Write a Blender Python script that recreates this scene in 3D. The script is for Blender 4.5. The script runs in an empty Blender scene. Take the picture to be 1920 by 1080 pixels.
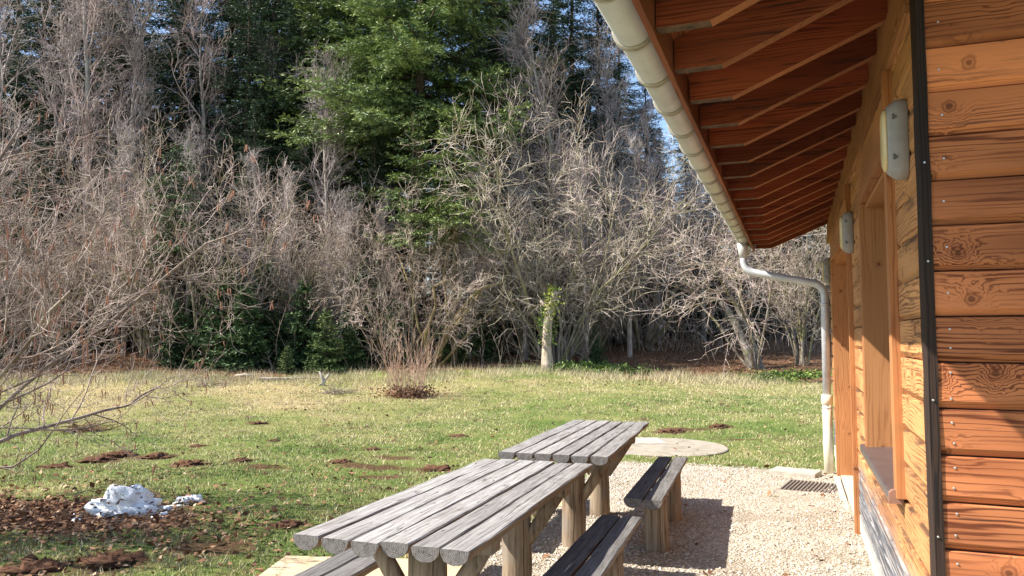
import bpy, math, random
import numpy as np
from mathutils import Vector, Matrix, noise as mnoise

random.seed(7)
RNG = np.random.default_rng(11)
S = bpy.context.scene
COL = S.collection

# ------------------------------------------------------------------ camera, sky, sun, exposure
F_PX, PITCH, YAW, EYE = 1400.0, math.radians(3.76), math.radians(20.694), 1.55
cam_data = bpy.data.cameras.new('camera')
cam_data.sensor_width = 36.0
cam_data.lens = 36.0 * F_PX / 1920.0
cam_data.clip_start, cam_data.clip_end = 0.05, 2000
camera = bpy.data.objects.new('camera', cam_data)
COL.objects.link(camera)
camera.location = (0, 0, EYE)
camera.rotation_euler = (math.radians(90) + PITCH, 0, YAW)
S.camera = camera

SUN_TRAVEL = Vector((1.0, 0.45, -1.14)).normalized()
to_sun = -SUN_TRAVEL
world = bpy.data.worlds.new('World')
S.world = world
world.use_nodes = True
wn = world.node_tree.nodes
sky = wn.new('ShaderNodeTexSky')
sky.sky_type = 'NISHITA'
sky.sun_disc = False
sky.sun_elevation = math.asin(to_sun.z)
sky.sun_rotation = math.atan2(to_sun.x, to_sun.y)
sky.altitude = 900
world.node_tree.links.new(sky.outputs[0], wn['Background'].inputs[0])
wn['Background'].inputs[1].default_value = 0.115
sun_data = bpy.data.lights.new('sun', 'SUN')
sun_data.energy = 4.6
sun_data.angle = math.radians(0.5)
sun_data.color = (1.0, 0.955, 0.88)
sun = bpy.data.objects.new('sun', sun_data)
COL.objects.link(sun)
sun.rotation_euler = SUN_TRAVEL.to_track_quat('-Z', 'Y').to_euler()
sun.location = (-20, -10, 25)
S.view_settings.view_transform = 'Standard'
S.view_settings.look = 'None'
S.view_settings.gamma = 1
S.view_settings.exposure = 1.36
S.view_settings.use_curve_mapping = False
S.cycles.max_bounces = 6
S.cycles.diffuse_bounces = 4

# ------------------------------------------------------------------ terrain (d = metres in front of the camera, u = metres to its right)
CY, SY = math.cos(YAW), math.sin(YAW)
DD = [-80, 0, 3, 5, 7, 9, 10.5, 14, 20, 28, 40, 60, 120, 500]
HH = [0, 0, 0, -.05, -.09, -.16, -.24, -.27, -.08, .34, 1.7, 3.2, 8, 22]
def uv_to_xy(u, d): return u * CY - d * SY, u * SY + d * CY
def xy_to_uv(x, y): return x * CY + y * SY, -x * SY + y * CY
def hgt(x, y):
    u, d = xy_to_uv(np.asarray(x, float), np.asarray(y, float))
    h = (np.interp(d - .5, DD, HH) + np.interp(d, DD, HH) + np.interp(d + .5, DD, HH)) / 3
    far = np.clip((d - 10) / 8, 0, 1)
    return h + far * (.06 * np.sin(u * .45 + d * .3) + .04 * np.sin(u * 1.1 - d * .7))
def spot(px, d):
    """ground point at distance d under the photograph column px"""
    u = (px - 960) / F_PX * d
    x, y = uv_to_xy(u, d)
    return float(x), float(y), float(hgt(x, y))

# ------------------------------------------------------------------ objects, parts, meshes
def empty(name, label=None, cat=None, loc=(0, 0, 0), rz=0, group=None, parent=None):
    o = bpy.data.objects.new(name, None)
    o.empty_display_size = .2
    COL.objects.link(o)
    o.location = loc
    o.rotation_euler = (0, 0, rz)
    if parent: o.parent = parent
    tag(o, label, cat, group)
    return o
def tag(o, label=None, cat=None, group=None, kind=None):
    if label: o['label'] = label
    if cat: o['category'] = cat
    if group: o['group'] = group
    if kind: o['kind'] = kind
    return o
def link(name, mesh, parent=None, loc=(0, 0, 0), rot=(0, 0, 0)):
    o = bpy.data.objects.new(name, mesh)
    COL.objects.link(o)
    o.location = loc
    o.rotation_euler = rot
    if parent: o.parent = parent
    return o
def np_mesh(name, V, faces_list, mats, smooth=False, midx=None, attrs=None):
    """V (n,3); faces_list: list of (m,k) int arrays"""
    me = bpy.data.meshes.new(name)
    V = np.ascontiguousarray(V, np.float32)
    me.vertices.add(len(V))
    me.vertices.foreach_set('co', V.ravel())
    loops = np.concatenate([f.ravel() for f in faces_list]).astype(np.int32)
    sizes = np.concatenate([np.full(len(f), f.shape[1], np.int32) for f in faces_list])
    starts = np.concatenate([[0], np.cumsum(sizes)[:-1]]).astype(np.int32)
    me.loops.add(len(loops))
    me.loops.foreach_set('vertex_index', loops)
    me.polygons.add(len(sizes))
    me.polygons.foreach_set('loop_start', starts)
    me.polygons.foreach_set('loop_total', sizes)
    for m in (mats if isinstance(mats, (list, tuple)) else [mats]): me.materials.append(m)
    if midx is not None: me.polygons.foreach_set('material_index', np.asarray(midx, np.int32))
    if smooth: me.polygons.foreach_set('use_smooth', np.ones(len(sizes), bool))
    me.update(calc_edges=True)
    for k, a in (attrs or {}).items():
        at = me.attributes.new(k, 'FLOAT', 'POINT')
        at.data.foreach_set('value', np.asarray(a, np.float32))
    return me
class MB:
    """collects shapes for one mesh"""
    def __init__(s): s.v, s.f, s.m, s.sm = [], [], [], []
    def add(s, v, f, m=0, sm=False):
        b = len(s.v)
        s.v += [tuple(p) for p in v]
        for q in f: s.f.append([b + i for i in q]); s.m.append(m); s.sm.append(sm)
    def box(s, x0, x1, y0, y1, z0, z1, m=0, jit=0):
        j = lambda: random.uniform(-jit, jit)
        v = [(x + j(), y + j(), z + j()) for z in (z0, z1) for y in (y0, y1) for x in (x0, x1)]
        s.add(v, [(0, 2, 3, 1), (4, 5, 7, 6), (0, 1, 5, 4), (2, 6, 7, 3), (0, 4, 6, 2), (1, 3, 7, 5)], m)
    def prism(s, prof, p0, p1, ax, m=0, mend=None, sm=False, jit=0, seg=1):
        """closed profile [(a,b)...] swept along axis ax from p0 to p1"""
        n = len(prof); v = []
        for k in range(seg + 1):
            t = p0 + (p1 - p0) * k / seg
            da, db = random.uniform(-jit, jit), random.uniform(-jit, jit)
            for a, b in prof:
                a2, b2 = a + da + random.uniform(-jit, jit) * .4, b + db + random.uniform(-jit, jit) * .4
                v.append((t, a2, b2) if ax == 0 else (a2, t, b2) if ax == 1 else (a2, b2, t))
        f = []
        for k in range(seg):
            for i in range(n):
                j = (i + 1) % n
                f.append((k * n + i, k * n + j, (k + 1) * n + j, (k + 1) * n + i))
        s.add(v, f, m, sm)
        me_ = m if mend is None else mend
        b = len(s.v) - len(v)
        s.f.append([b + i for i in range(n)][::-1]); s.m.append(me_); s.sm.append(False)
        s.f.append([b + seg * n + i for i in range(n)]); s.m.append(me_); s.sm.append(False)
    def tube(s, pts, rad, n=12, m=0, cap=True, mend=None):
        pts = [Vector(p) for p in pts]
        if not isinstance(rad, (list, tuple)): rad = [rad] * len(pts)
        ref = Vector((0, 0, 1)); v = []; f = []
        t0 = (pts[1] - pts[0]).normalized()
        if abs(t0.z) > .9: ref = Vector((0, 1, 0))
        a = t0.cross(ref).normalized()
        for i, p in enumerate(pts):
            t = (pts[min(i + 1, len(pts) - 1)] - pts[max(i - 1, 0)]).normalized()
            a = (a - t * a.dot(t)).normalized(); b = t.cross(a)
            for k in range(n):
                an = 2 * math.pi * k / n
                v.append(p + (a * math.cos(an) + b * math.sin(an)) * rad[i])
        for i in range(len(pts) - 1):
            for k in range(n):
                j = (k + 1) % n
                f.append((i * n + k, i * n + j, (i + 1) * n + j, (i + 1) * n + k))
        b0 = len(s.v)
        s.add(v, f, m, True)
        if cap:
            me_ = m if mend is None else mend
            s.f.append([b0 + k for k in range(n)][::-1]); s.m.append(me_); s.sm.append(False)
            s.f.append([b0 + (len(pts) - 1) * n + k for k in range(n)]); s.m.append(me_); s.sm.append(False)
    def mesh(s, name, mats):
        me = bpy.data.meshes.new(name)
        me.from_pydata(s.v, [], s.f)
        for m in (mats if isinstance(mats, (list, tuple)) else [mats]): me.materials.append(m)
        me.polygons.foreach_set('material_index', np.array(s.m, np.int32))
        me.polygons.foreach_set('use_smooth', np.array(s.sm, bool))
        import bmesh
        bm = bmesh.new(); bm.from_mesh(me)
        bmesh.ops.recalc_face_normals(bm, faces=bm.faces)
        bm.to_mesh(me); bm.free()
        me.update()
        return me
    def build(s, name, mats, parent=None, loc=(0, 0, 0), rot=(0, 0, 0)):
        return link(name, s.mesh(name, mats), parent, loc, rot)

# ------------------------------------------------------------------ node helpers
class G:
    """a material's node graph with arithmetic on sockets"""
    def __init__(g, name, rough=.8, spec=.25, metal=0):
        g.mat = bpy.data.materials.new(name); g.mat.use_nodes = True
        g.nt = g.mat.node_tree; g.n = g.nt.nodes
        g.p = g.n['Principled BSDF']
        g.p.inputs['Roughness'].default_value = rough
        g.p.inputs['Specular IOR Level'].default_value = spec
        g.p.inputs['Metallic'].default_value = metal
    def set(g, inp, val):
        if hasattr(val, 'links') or isinstance(val, bpy.types.NodeSocket): g.nt.links.new(val, inp)
        elif isinstance(val, (tuple, list)) and len(val) == 3 and inp.type == 'RGBA': inp.default_value = (*val, 1)
        else: inp.default_value = val
    def m(g, op, a, b=0.0, c=0.0):
        n = g.n.new('ShaderNodeMath'); n.operation = op
        for i, x in enumerate((a, b, c)): g.set(n.inputs[i], x)
        return n.outputs[0]
    def add(g, a, b): return g.m('ADD', a, b)
    def sub(g, a, b): return g.m('SUBTRACT', a, b)
    def mul(g, a, b): return g.m('MULTIPLY', a, b)
    def sstep(g, x, a, b):
        n = g.n.new('ShaderNodeMapRange'); n.interpolation_type = 'SMOOTHSTEP'
        g.set(n.inputs[0], x); g.set(n.inputs[1], a); g.set(n.inputs[2], b)
        n.inputs[3].default_value, n.inputs[4].default_value = 0, 1
        return n.outputs[0]
    def mix(g, f, a, b, blend='MIX'):
        n = g.n.new('ShaderNodeMix'); n.data_type = 'RGBA'; n.blend_type = blend
        g.set(n.inputs[0], f); g.set(n.inputs[6], a); g.set(n.inputs[7], b)
        return n.outputs[2]
    def ramp(g, f, stops):
        n = g.n.new('ShaderNodeValToRGB'); e = n.color_ramp.elements
        while len(e) < len(stops): e.new(.5)
        for i, (p, c) in enumerate(stops): e[i].position = p; e[i].color = (*c, 1)
        g.set(n.inputs[0], f); return n.outputs[0]
    def coord(g, kind='Object'): return g.n.new('ShaderNodeTexCoord').outputs[kind]
    def pos(g): return g.n.new('ShaderNodeNewGeometry').outputs['Position']
    def sep(g, v):
        n = g.n.new('ShaderNodeSeparateXYZ'); g.set(n.inputs[0], v); return n.outputs
    def comb(g, x, y, z):
        n = g.n.new('ShaderNodeCombineXYZ')
        for i, q in enumerate((x, y, z)): g.set(n.inputs[i], q)
        return n.outputs[0]
    def noise(g, v, scale, detail=3, rough=.55, dist=0):
        n = g.n.new('ShaderNodeTexNoise'); g.set(n.inputs['Vector'], v)
        n.inputs['Scale'].default_value = scale; n.inputs['Detail'].default_value = detail
        n.inputs['Roughness'].default_value = rough; n.inputs['Distortion'].default_value = dist
        return n.outputs['Fac']
    def voro(g, v, scale, feature='F1', out='Distance', dim='3D', rnd=1):
        n = g.n.new('ShaderNodeTexVoronoi'); n.voronoi_dimensions = dim; n.feature = feature
        g.set(n.inputs['Vector'], v); n.inputs['Scale'].default_value = scale
        n.inputs['Randomness'].default_value = rnd
        return n.outputs[out]
    def rnd(g): return g.n.new('ShaderNodeObjectInfo').outputs['Random']
    def ocol(g): return g.n.new('ShaderNodeObjectInfo').outputs['Color']
    def attr(g, name):
        n = g.n.new('ShaderNodeAttribute'); n.attribute_name = name; return n.outputs['Fac']
    def bump(g, h, strength=.5, dist=.01):
        n = g.n.new('ShaderNodeBump'); n.inputs['Strength'].default_value = strength
        n.inputs['Distance'].default_value = dist
        g.set(n.inputs['Height'], h); g.nt.links.new(n.outputs[0], g.p.inputs['Normal'])
    def color(g, c): g.set(g.p.inputs['Base Color'], c)

def wood(name, long=0, cross=2, third=1, light=(.42, .19, .075), dark=(.17, .05, .018), knot=(.10, .028, .010),
         line=60, knots=2.0, stain=0, weather=0, rough=.78, tone=.35, bumpd=.0008, swirl=9.0, kn_on=1.0):
    g = G(name, rough, .3)
    s = g.sep(g.coord()); r = g.rnd()
    L = g.add(s[long], g.mul(r, 57.0)); A = g.add(s[cross], g.mul(r, 23.0)); B = g.add(s[third], g.mul(r, 9.0))
    P2 = g.comb(L, A, 0.0)
    warp = g.noise(g.comb(g.mul(L, 1.1), g.mul(A, 6.0), g.mul(B, 6)), 1.0, 3, .5)
    amp = g.noise(g.comb(g.mul(L, .7), g.mul(A, 3.0), 4.0), 1.0, 1)
    d = g.mul(g.voro(P2, knots, dim='2D'), 1.0 / knots)   # metres to the nearest knot
    d = g.mul(d, g.m('MULTIPLY_ADD', g.noise(g.comb(g.mul(L, 26.0), g.mul(A, 26.0), 2.0), 1.0, 2), 1.3, .35))
    gl = g.m('EXPONENT', g.mul(g.m('POWER', g.mul(d, 1 / .05), 2.0), -1.0))
    irr = g.noise(g.comb(g.mul(L, .25), g.mul(A, 30.0), g.mul(B, 30)), 1.0, 2)
    ph = g.add(g.add(g.add(g.mul(A, float(line)), g.mul(irr, 9.0)), g.mul(warp, 15.0)), g.add(g.mul(g.mul(gl, swirl), g.sstep(g.sep(g.voro(P2, knots, dim='2D', out='Color'))[0], .25, .8)), g.mul(B, line * .6)))
    ring = g.m('POWER', g.m('MULTIPLY_ADD', g.m('SINE', g.mul(ph, 2.2)), .5, .5), 2.6)
    ring = g.mul(ring, g.sstep(amp, .25, .62))
    fine = g.noise(g.comb(g.mul(L, 5.0), g.mul(A, 130.0), g.mul(B, 130.0)), 1.0, 2, .6)
    broad = g.noise(g.comb(g.mul(L, .9), g.mul(A, 4.0), g.mul(B, 4)), 1.0, 2)
    f = g.add(g.mul(ring, .62), g.mul(fine, .42))
    c = g.mix(g.sstep(f, .16, .80), light, dark)
    c = g.mix(g.mul(g.sstep(broad, .42, .72), .6), c, dark)
    c = g.mix(g.mul(g.sstep(broad, .42, .22), .5), c, tuple(min(1, q * 1.35) for q in light))
    kn = g.sstep(d, .017, .007)
    pick = g.mul(g.sstep(g.sep(g.voro(P2, knots, dim='2D', out='Color'))[0], .40, .44), kn_on)
    kring = g.mul(g.mul(g.sstep(g.m('ABSOLUTE', g.sub(d, .021)), .009, .0), .6), pick)
    c = g.mix(kring, c, dark)
    c = g.mix(g.mul(g.mul(kn, .8), pick), c, knot)
    # each piece of timber has its own tone
    hue = g.n.new('ShaderNodeHueSaturation'); g.set(hue.inputs['Color'], c)
    g.set(hue.inputs['Value'], g.m('MULTIPLY_ADD', r, tone, 1 - tone * .5))
    c = hue.outputs[0]
    W = g.sep(g.pos())
    if stain:
        n1 = g.noise(g.comb(g.mul(L, 1.6), g.mul(A, 22.0), B), 1.0, 5, .7)
        c = g.mix(g.mul(g.sstep(n1, .60 - .10 * stain, .72 - .10 * stain), min(stain * 1.2, .95)), c, (.03, .022, .018))
    if weather:
        en = g.noise(g.comb(g.mul(L, 3.5), g.mul(A, 30.0), 8.0), 1.0, 4, .65)
        ed = g.sstep(g.add(s[cross], g.mul(g.sub(en, .5), .19)), .150, .180)
        c = g.mix(g.mul(ed, .75), c, (.028, .022, .02))
    if weather:  # boards near the ground bleached and blackened by splashing rain
        n2 = g.noise(g.comb(g.mul(W[1], 1.4), g.mul(W[2], 9.0), 0.0), 1.0, 4, .65)
        w = g.sstep(g.add(W[2], g.mul(g.sub(n2, .5), .55)), .62, .34)
        n3 = g.noise(g.comb(g.mul(L, 1.6), g.mul(A, 55.0), 3.0), 1.0, 4, .7)
        gc = g.ramp(n3, [(.36, (.03, .031, .037)), (.5, (.13, .13, .14)), (.64, (.42, .39, .36))])
        low = g.sstep(W[2], .16, .02)
        gc = g.mix(g.mul(low, .8), gc, (.6, .55, .47))
        c = g.mix(w, c, gc)
    g.color(c)
    g.bump(g.add(g.mul(ring, .4), g.mul(fine, .8)), .5, bumpd)
    return g.mat

def plain(name, c1, c2=None, scale=6, rough=.6, spec=.3, metal=0, bump=0, bscale=40, use_ocol=False):
    g = G(name, rough, spec, metal)
    p = g.coord()
    c = g.mix(g.sstep(g.noise(p, scale, 4, .6), .35, .7), c1, c2 or c1)
    if use_ocol: c = g.mix(1.0, c, g.ocol(), 'MULTIPLY')
    g.color(c)
    if bump: g.bump(g.noise(p, bscale, 4, .65), .6, bump)
    return g.mat

# timber of the building
M_gable = wood('larch_gable', 0, 2, 1, (.64, .215, .080), (.17, .042, .014), line=150, swirl=13.0, knots=4.6, stain=.4, tone=.5)
M_wall = wood('larch_long_wall', 0, 2, 1, (.54, .265, .10), (.22, .082, .028), line=160, swirl=11.0, knots=4.2, stain=.5, weather=1, tone=.3)
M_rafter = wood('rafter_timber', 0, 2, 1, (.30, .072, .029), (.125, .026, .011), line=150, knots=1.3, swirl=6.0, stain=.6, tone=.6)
M_rafedge = wood('bounce_lit_rafter_edge', 0, 1, 2, (.36, .142, .056), (.19, .062, .024), line=170, knots=1.0, swirl=4.0, tone=.2)  # rafter undersides: light bounced up from the gravel, painted as a lighter orange
M_trim = wood('trim_timber', 1, 2, 0, (.42, .19, .072), (.22, .078, .028), line=150, knots=1.2, swirl=5.0, tone=.12, bumpd=.0006)
M_trimv = wood('upright_trim_timber', 2, 1, 0, (.43, .185, .068), (.27, .095, .034), line=150, knots=1.6, swirl=4.0, tone=.1, bumpd=.0006)
M_reveal = wood('reveal_timber', 2, 0, 1, (.42, .195, .075), (.30, .125, .045), line=110, knots=3.6, swirl=2.0, tone=.1, bumpd=.0005)
M_corner = wood('charred_corner_timber', 2, 0, 1, (.036, .019, .012), (.010, .006, .005), line=140, knots=.6, tone=.1, bumpd=.004)
M_fascia = wood('fascia_timber', 1, 2, 0, (.24, .080, .036), (.13, .038, .018), line=160, knots=1.0, tone=.1)
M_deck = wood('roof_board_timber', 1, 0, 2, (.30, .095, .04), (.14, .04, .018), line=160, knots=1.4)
M_tail = plain('weathered_rafter_tail', (.15, .095, .065), (.05, .035, .028), 18, .85, .1, bump=.003, bscale=60)

def make_grey_wood(name, side=(.22, .155, .105), k=1.0):
    g = G(name, .85, .15)
    s = g.sep(g.coord()); r = g.rnd()
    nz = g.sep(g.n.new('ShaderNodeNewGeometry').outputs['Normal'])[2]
    L = g.add(s[1], g.mul(r, 41)); A = s[0]; B = s[2]
    v = g.comb(g.mul(L, 2.0), g.mul(A, 75), g.mul(B, 75))
    n1 = g.noise(v, 1.0, 5, .72, .2)
    n2 = g.noise(g.comb(g.mul(L, 5), g.mul(A, 160), g.mul(B, 160)), 1.0, 2, .6)
    n3 = g.noise(g.comb(g.mul(L, 2.2), g.mul(A, 7), g.add(B, g.mul(r, 7))), 1.0, 3)
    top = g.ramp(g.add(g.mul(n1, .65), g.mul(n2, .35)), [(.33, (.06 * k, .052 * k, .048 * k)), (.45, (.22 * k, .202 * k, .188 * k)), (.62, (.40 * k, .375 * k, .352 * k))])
    top = g.mix(g.mul(g.sstep(n3, .48, .72), .6), top, (.17 * k, .145 * k, .13 * k))
    ck = g.sstep(g.m('ABSOLUTE', g.sub(g.noise(g.comb(g.mul(L, .9), g.mul(A, 17), g.mul(B, 17)), 1.0, 2, .5, .3), .5)), .010, .003)
    ck = g.mul(ck, g.sstep(g.noise(g.comb(g.mul(L, 2.5), g.mul(A, 9), 2.0), 1.0, 1), .45, .55))
    top = g.mix(g.mul(ck, .85), top, (.03, .026, .024))
    saw = g.noise(g.comb(g.mul(L, 60), g.mul(A, 5), r), 1.0, 2, .6)
    top = g.mix(g.mul(g.sstep(saw, .58, .72), .30), top, (.52 * k, .50 * k, .48 * k))
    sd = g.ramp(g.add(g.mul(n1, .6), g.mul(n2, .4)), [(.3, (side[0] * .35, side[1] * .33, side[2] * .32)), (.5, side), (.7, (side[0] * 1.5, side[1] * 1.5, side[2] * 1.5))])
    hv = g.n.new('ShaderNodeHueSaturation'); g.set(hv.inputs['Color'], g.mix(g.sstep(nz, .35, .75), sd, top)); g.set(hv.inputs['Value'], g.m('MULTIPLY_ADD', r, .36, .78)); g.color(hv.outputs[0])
    crack = g.sstep(g.noise(g.comb(g.mul(L, .8), g.mul(A, 24), g.mul(B, 24)), 1.0, 2, .5), .36, .30)
    g.bump(g.sub(g.add(g.mul(n1, .6), g.mul(n2, .5)), g.mul(crack, 1.2)), .9, .004)
    return g.mat
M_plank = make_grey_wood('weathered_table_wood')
M_bench = make_grey_wood('weathered_shaded_bench_wood', (.26, .19, .13), .55)  # same grey wood, tops darkened to paint in the tables' shade
def make_post_wood():
    g = G('weathered_post_wood', .85, .12)
    s = g.sep(g.coord()); r = g.rnd()
    L = g.add(s[2], g.mul(r, 31))
    ang = g.m('ARCTAN2', s[0], s[1])
    v = g.comb(g.mul(s[0], 38), g.mul(s[1], 38), g.mul(L, 2.0))
    n1 = g.noise(v, 1.0, 4, .65, .5)
    n3 = g.noise(g.comb(s[0], s[1], L), 5, 3)
    c = g.ramp(n1, [(.28, (.06, .04, .028)), (.45, (.23, .165, .11)), (.7, (.36, .285, .20))])
    c = g.mix(g.mul(g.sstep(n3, .5, .7), .5), c, (.22, .20, .175))
    ck = g.sstep(g.m('ABSOLUTE', g.sub(g.add(ang, g.mul(g.noise(g.comb(L, 0, 0), 4, 2), .5)), g.m('MULTIPLY_ADD', r, 1.5, 1.9))), .035, .01)
    c = g.mix(g.mul(ck, .8), c, (.02, .015, .01))
    g.color(c); g.bump(g.sub(n1, ck), .9, .005)
    return g.mat
M_logpost = make_post_wood()
def make_end_grain():
    g = G('end_grain', .9, .1)
    s = g.sep(g.coord()); r = g.rnd()
    x = g.add(s[0], g.mul(g.sub(r, .5), .02)); z = g.add(s[2], .015)
    rad = g.m('SQRT', g.add(g.mul(x, x), g.mul(z, z)))
    nn = g.noise(g.coord(), 30, 3)
    ring = g.m('MULTIPLY_ADD', g.m('SINE', g.add(g.mul(rad, 900.0), g.mul(nn, 5.0))), .5, .5)
    ring = g.add(g.mul(ring, .28), g.mul(g.noise(g.coord(), 55, 4, .7), .72))
    c = g.mix(g.sstep(ring, .2, .8), (.075, .066, .06), (.26, .235, .21))
    c = g.mix(g.sstep(g.noise(g.coord(), 90, 2), .55, .75), c, (.06, .05, .045))
    g.color(c); g.bump(ring, .5, .003)
    return g.mat
M_end = make_end_grain()

# metals, stone, snow
M_gutter = plain('painted_gutter_metal', (.52, .495, .455), (.44, .42, .385), 5, .34, .5, 0, .0008, 9)
M_bracket = plain('gutter_bracket_metal', (.46, .42, .35), (.30, .27, .22), 12, .4, .5)
M_zinc = plain('zinc_pipe', (.56, .57, .58), (.45, .46, .48), 7, .5, .5, .25)
M_cream = plain('cream_pipe', (.72, .66, .50), (.60, .53, .38), 4, .55, .4)
M_sill = plain('brown_sill_metal', (.115, .085, .085), (.085, .062, .062), 6, .36, .5, .2)
M_sillcap = plain('brown_sill_edge', (.26, .14, .095), (.17, .09, .065), 14, .55, .4)
M_lamp = plain('grey_lamp_plastic', (.33, .315, .295), (.27, .255, .24), 9, .5, .4)
M_clip = plain('lamp_clip', (.12, .115, .11), None, 9, .5, .4)
M_diff = plain('cream_lamp_cover', (.66, .52, .27), (.58, .44, .2), 6, .3, .5)
M_screw = plain('screw_head', (.55, .53, .52), None, 9, .35, .5, .6)
M_conc = plain('pale_concrete', (.44, .40, .33), (.33, .30, .25), 9, .9, .1, bump=.004, bscale=60)
M_pad = plain('worn_concrete', (.34, .295, .23), (.25, .215, .165), 5, .95, .05, bump=.004, bscale=60)
M_plinth = plain('pale_plinth', (.56, .50, .40), (.42, .37, .29), 5, .9, .1, bump=.004)
M_slab = plain('sandstone_slab', (.56, .43, .27), (.46, .34, .205), 4, .85, .15, bump=.003, bscale=50)
M_mat = plain('ribbed_mat', (.20, .175, .15), (.13, .115, .10), 14, .9, .1, bump=.003)
M_glass = plain('dark_window_glass', (.02, .025, .03), None, 3, .08, .5)
M_roof = plain('brown_roof_sheet', (.10, .055, .04), (.07, .04, .03), 3, .6, .3)
M_snow = plain('old_snow', (.88, .87, .85), (.78, .77, .75), 7, .6, .3, bump=.02, bscale=14)
M_soil = plain('mole_soil', (.17, .088, .052), (.075, .040, .026), 22, .95, .05, bump=.02, bscale=60)
M_leafbrown = plain('dead_leaf', (.22, .12, .065), (.12, .06, .035), 1.7, .85, .15)

def bark(name, c1, c2, moss=None, mossamt=.5, ns=(9, 9, 2)):
    g = G(name, .9, .12)
    s = g.sep(g.pos())
    v = g.comb(g.mul(s[0], ns[0]), g.mul(s[1], ns[1]), g.mul(s[2], ns[2]))
    n = g.noise(v, 1.0, 4, .65)
    c = g.mix(g.sstep(n, .35, .65), c2, c1)
    if moss:
        c = g.mix(g.mul(g.sstep(g.noise(g.pos(), 1.7, 3), .48, .62), mossamt), c, moss)
    c = g.mix(1.0, c, g.ocol(), 'MULTIPLY')
    g.color(c)
    return g.mat
M_twig = bark('hazel_twig', (.74, .64, .59), (.20, .140, .120), (.33, .33, .20), .4, (1.8, 1.8, 1.8))
M_stem = bark('hazel_stem', (.33, .285, .235), (.13, .105, .085), (.20, .20, .075), .55)
M_bare = bark('bare_tree_bark', (.34, .30, .275), (.15, .125, .11), (.22, .23, .15), .3)
M_baretwig = bark('bare_tree_twig', (.50, .45, .435), (.20, .165, .165), None, 0, (1, 1, 1))
M_neartwig = bark('near_hazel_twig', (.47, .395, .35), (.22, .165, .14), None, 0, (3, 3, 3))
M_catkin = plain('hazel_catkin', (.42, .21, .135), (.32, .14, .09), 3, .8, .15)
M_firbark = bark('fir_bark', (.12, .09, .07), (.05, .04, .033))
M_redtwig = bark('red_shoot', (.50, .37, .285), (.28, .185, .135), None, 0, (2, 2, 2))

def foliage(name, lightc, darkc, scale=.8):
    g = G(name, .55, .3)
    a = g.attr('tint')
    n = g.noise(g.pos(), scale, 2)
    f = g.add(g.mul(a, .6), g.mul(n, .5))
    c = g.mix(g.sstep(f, .2, .85), darkc, lightc)
    c = g.mix(1.0, c, g.ocol(), 'MULTIPLY')
    g.color(c)
    return g.mat
M_fir = foliage('fir_needles', (.235, .285, .115), (.045, .078, .036))
M_ivy = foliage('ivy_leaf', (.20, .24, .05), (.07, .11, .03), 3)

def grass_mat():
    g = G('grass_blade', .6, .2)
    a = g.attr('tint')
    s = g.pos()
    n = g.noise(s, .55, 3); n2 = g.noise(s, 2.6, 3)
    f = g.add(g.mul(a, .45), g.add(g.mul(n, .75), g.mul(n2, .40)))
    c = g.ramp(f, [(.38, (.06, .105, .025)), (.56, (.15, .195, .06)), (.71, (.29, .28, .125)), (.90, (.50, .42, .25))])
    g.color(c)
    return g.mat
M_grass = grass_mat()

def ground_mat():
    g = G('lawn_and_litter', .95, .08)
    p = g.pos(); s = g.sep(p)
    n = g.noise(p, .55, 3); n2 = g.noise(p, 2.6, 4, .65); n3 = g.noise(p, 26, 4, .7); n4 = g.noise(p, 90, 3, .7)
    dry = g.attr('dry')
    f = g.add(g.add(g.mul(n3, .45), g.mul(n4, .25)), g.add(g.mul(n, .32), g.mul(n2, .25)))
    f = g.add(f, g.mul(dry, .22))
    grass = g.ramp(f, [(.42, (.045, .08, .016)), (.56, (.105, .165, .034)), (.70, (.23, .23, .075)), (.85, (.40, .31, .15))])
    soil = g.ramp(g.add(g.mul(n3, .6), g.mul(n4, .4)), [(.35, (.045, .024, .015)), (.65, (.17, .09, .05))])
    v = g.voro(p, 17, out='Color')
    lv = g.sep(v)
    leaf = g.ramp(g.add(g.mul(lv[0], .6), g.mul(n4, .4)), [(.2, (.07, .035, .02)), (.5, (.20, .105, .055)), (.85, (.36, .22, .13))])
    so = g.mul(g.sstep(g.add(g.attr('soil'), g.add(g.mul(g.sub(n2, .5), 1.1), g.mul(g.sub(n3, .5), .9))), .34, .78), .92)
    li = g.sstep(g.add(g.attr('litter'), g.mul(g.sub(n2, .5), 1.3)), .36, .68)
    # scattered bare spots of the thin spring turf
    bare = g.mul(g.sstep(g.noise(p, 1.5, 5, .7), .56, .68), .75)
    c = g.mix(bare, grass, soil)
    c = g.mix(li, c, leaf)
    c = g.mix(so, c, soil)
    g.color(c)
    g.bump(g.add(g.mul(n3, .7), g.mul(n4, .5)), .9, .05)
    return g.mat
M_ground = ground_mat()

def gravel_mat():
    g = G('pale_gravel', .9, .1)
    p = g.pos()
    v = g.sep(g.voro(p, 55, out='Color'))
    d = g.voro(p, 55)
    n = g.noise(p, 1.3, 4, .6)
    n2 = g.noise(p, 60, 3)
    c = g.ramp(v[0], [(.0, (.27, .23, .17)), (.5, (.45, .395, .31)), (1, (.60, .545, .45))])
    c = g.mix(g.mul(g.sstep(d, .45, .75), .75), c, (.17, .125, .085))
    c = g.mix(g.mul(g.sstep(n, .48, .64), .65), c, (.25, .20, .145))
    g.color(c)
    g.bump(g.add(g.mul(g.sub(.8, d), 1.0), g.mul(n2, .4)), .9, .012)
    return g.mat
M_gravel = gravel_mat()
def pebble_mat():
    g = G('pebble', .85, .15)
    a = g.attr('tint')
    g.color(g.ramp(a, [(0, (.22, .18, .14)), (.3, (.40, .34, .27)), (.7, (.55, .49, .41)), (1, (.72, .68, .61))]))
    return g.mat
M_pebble = pebble_mat()

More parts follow.
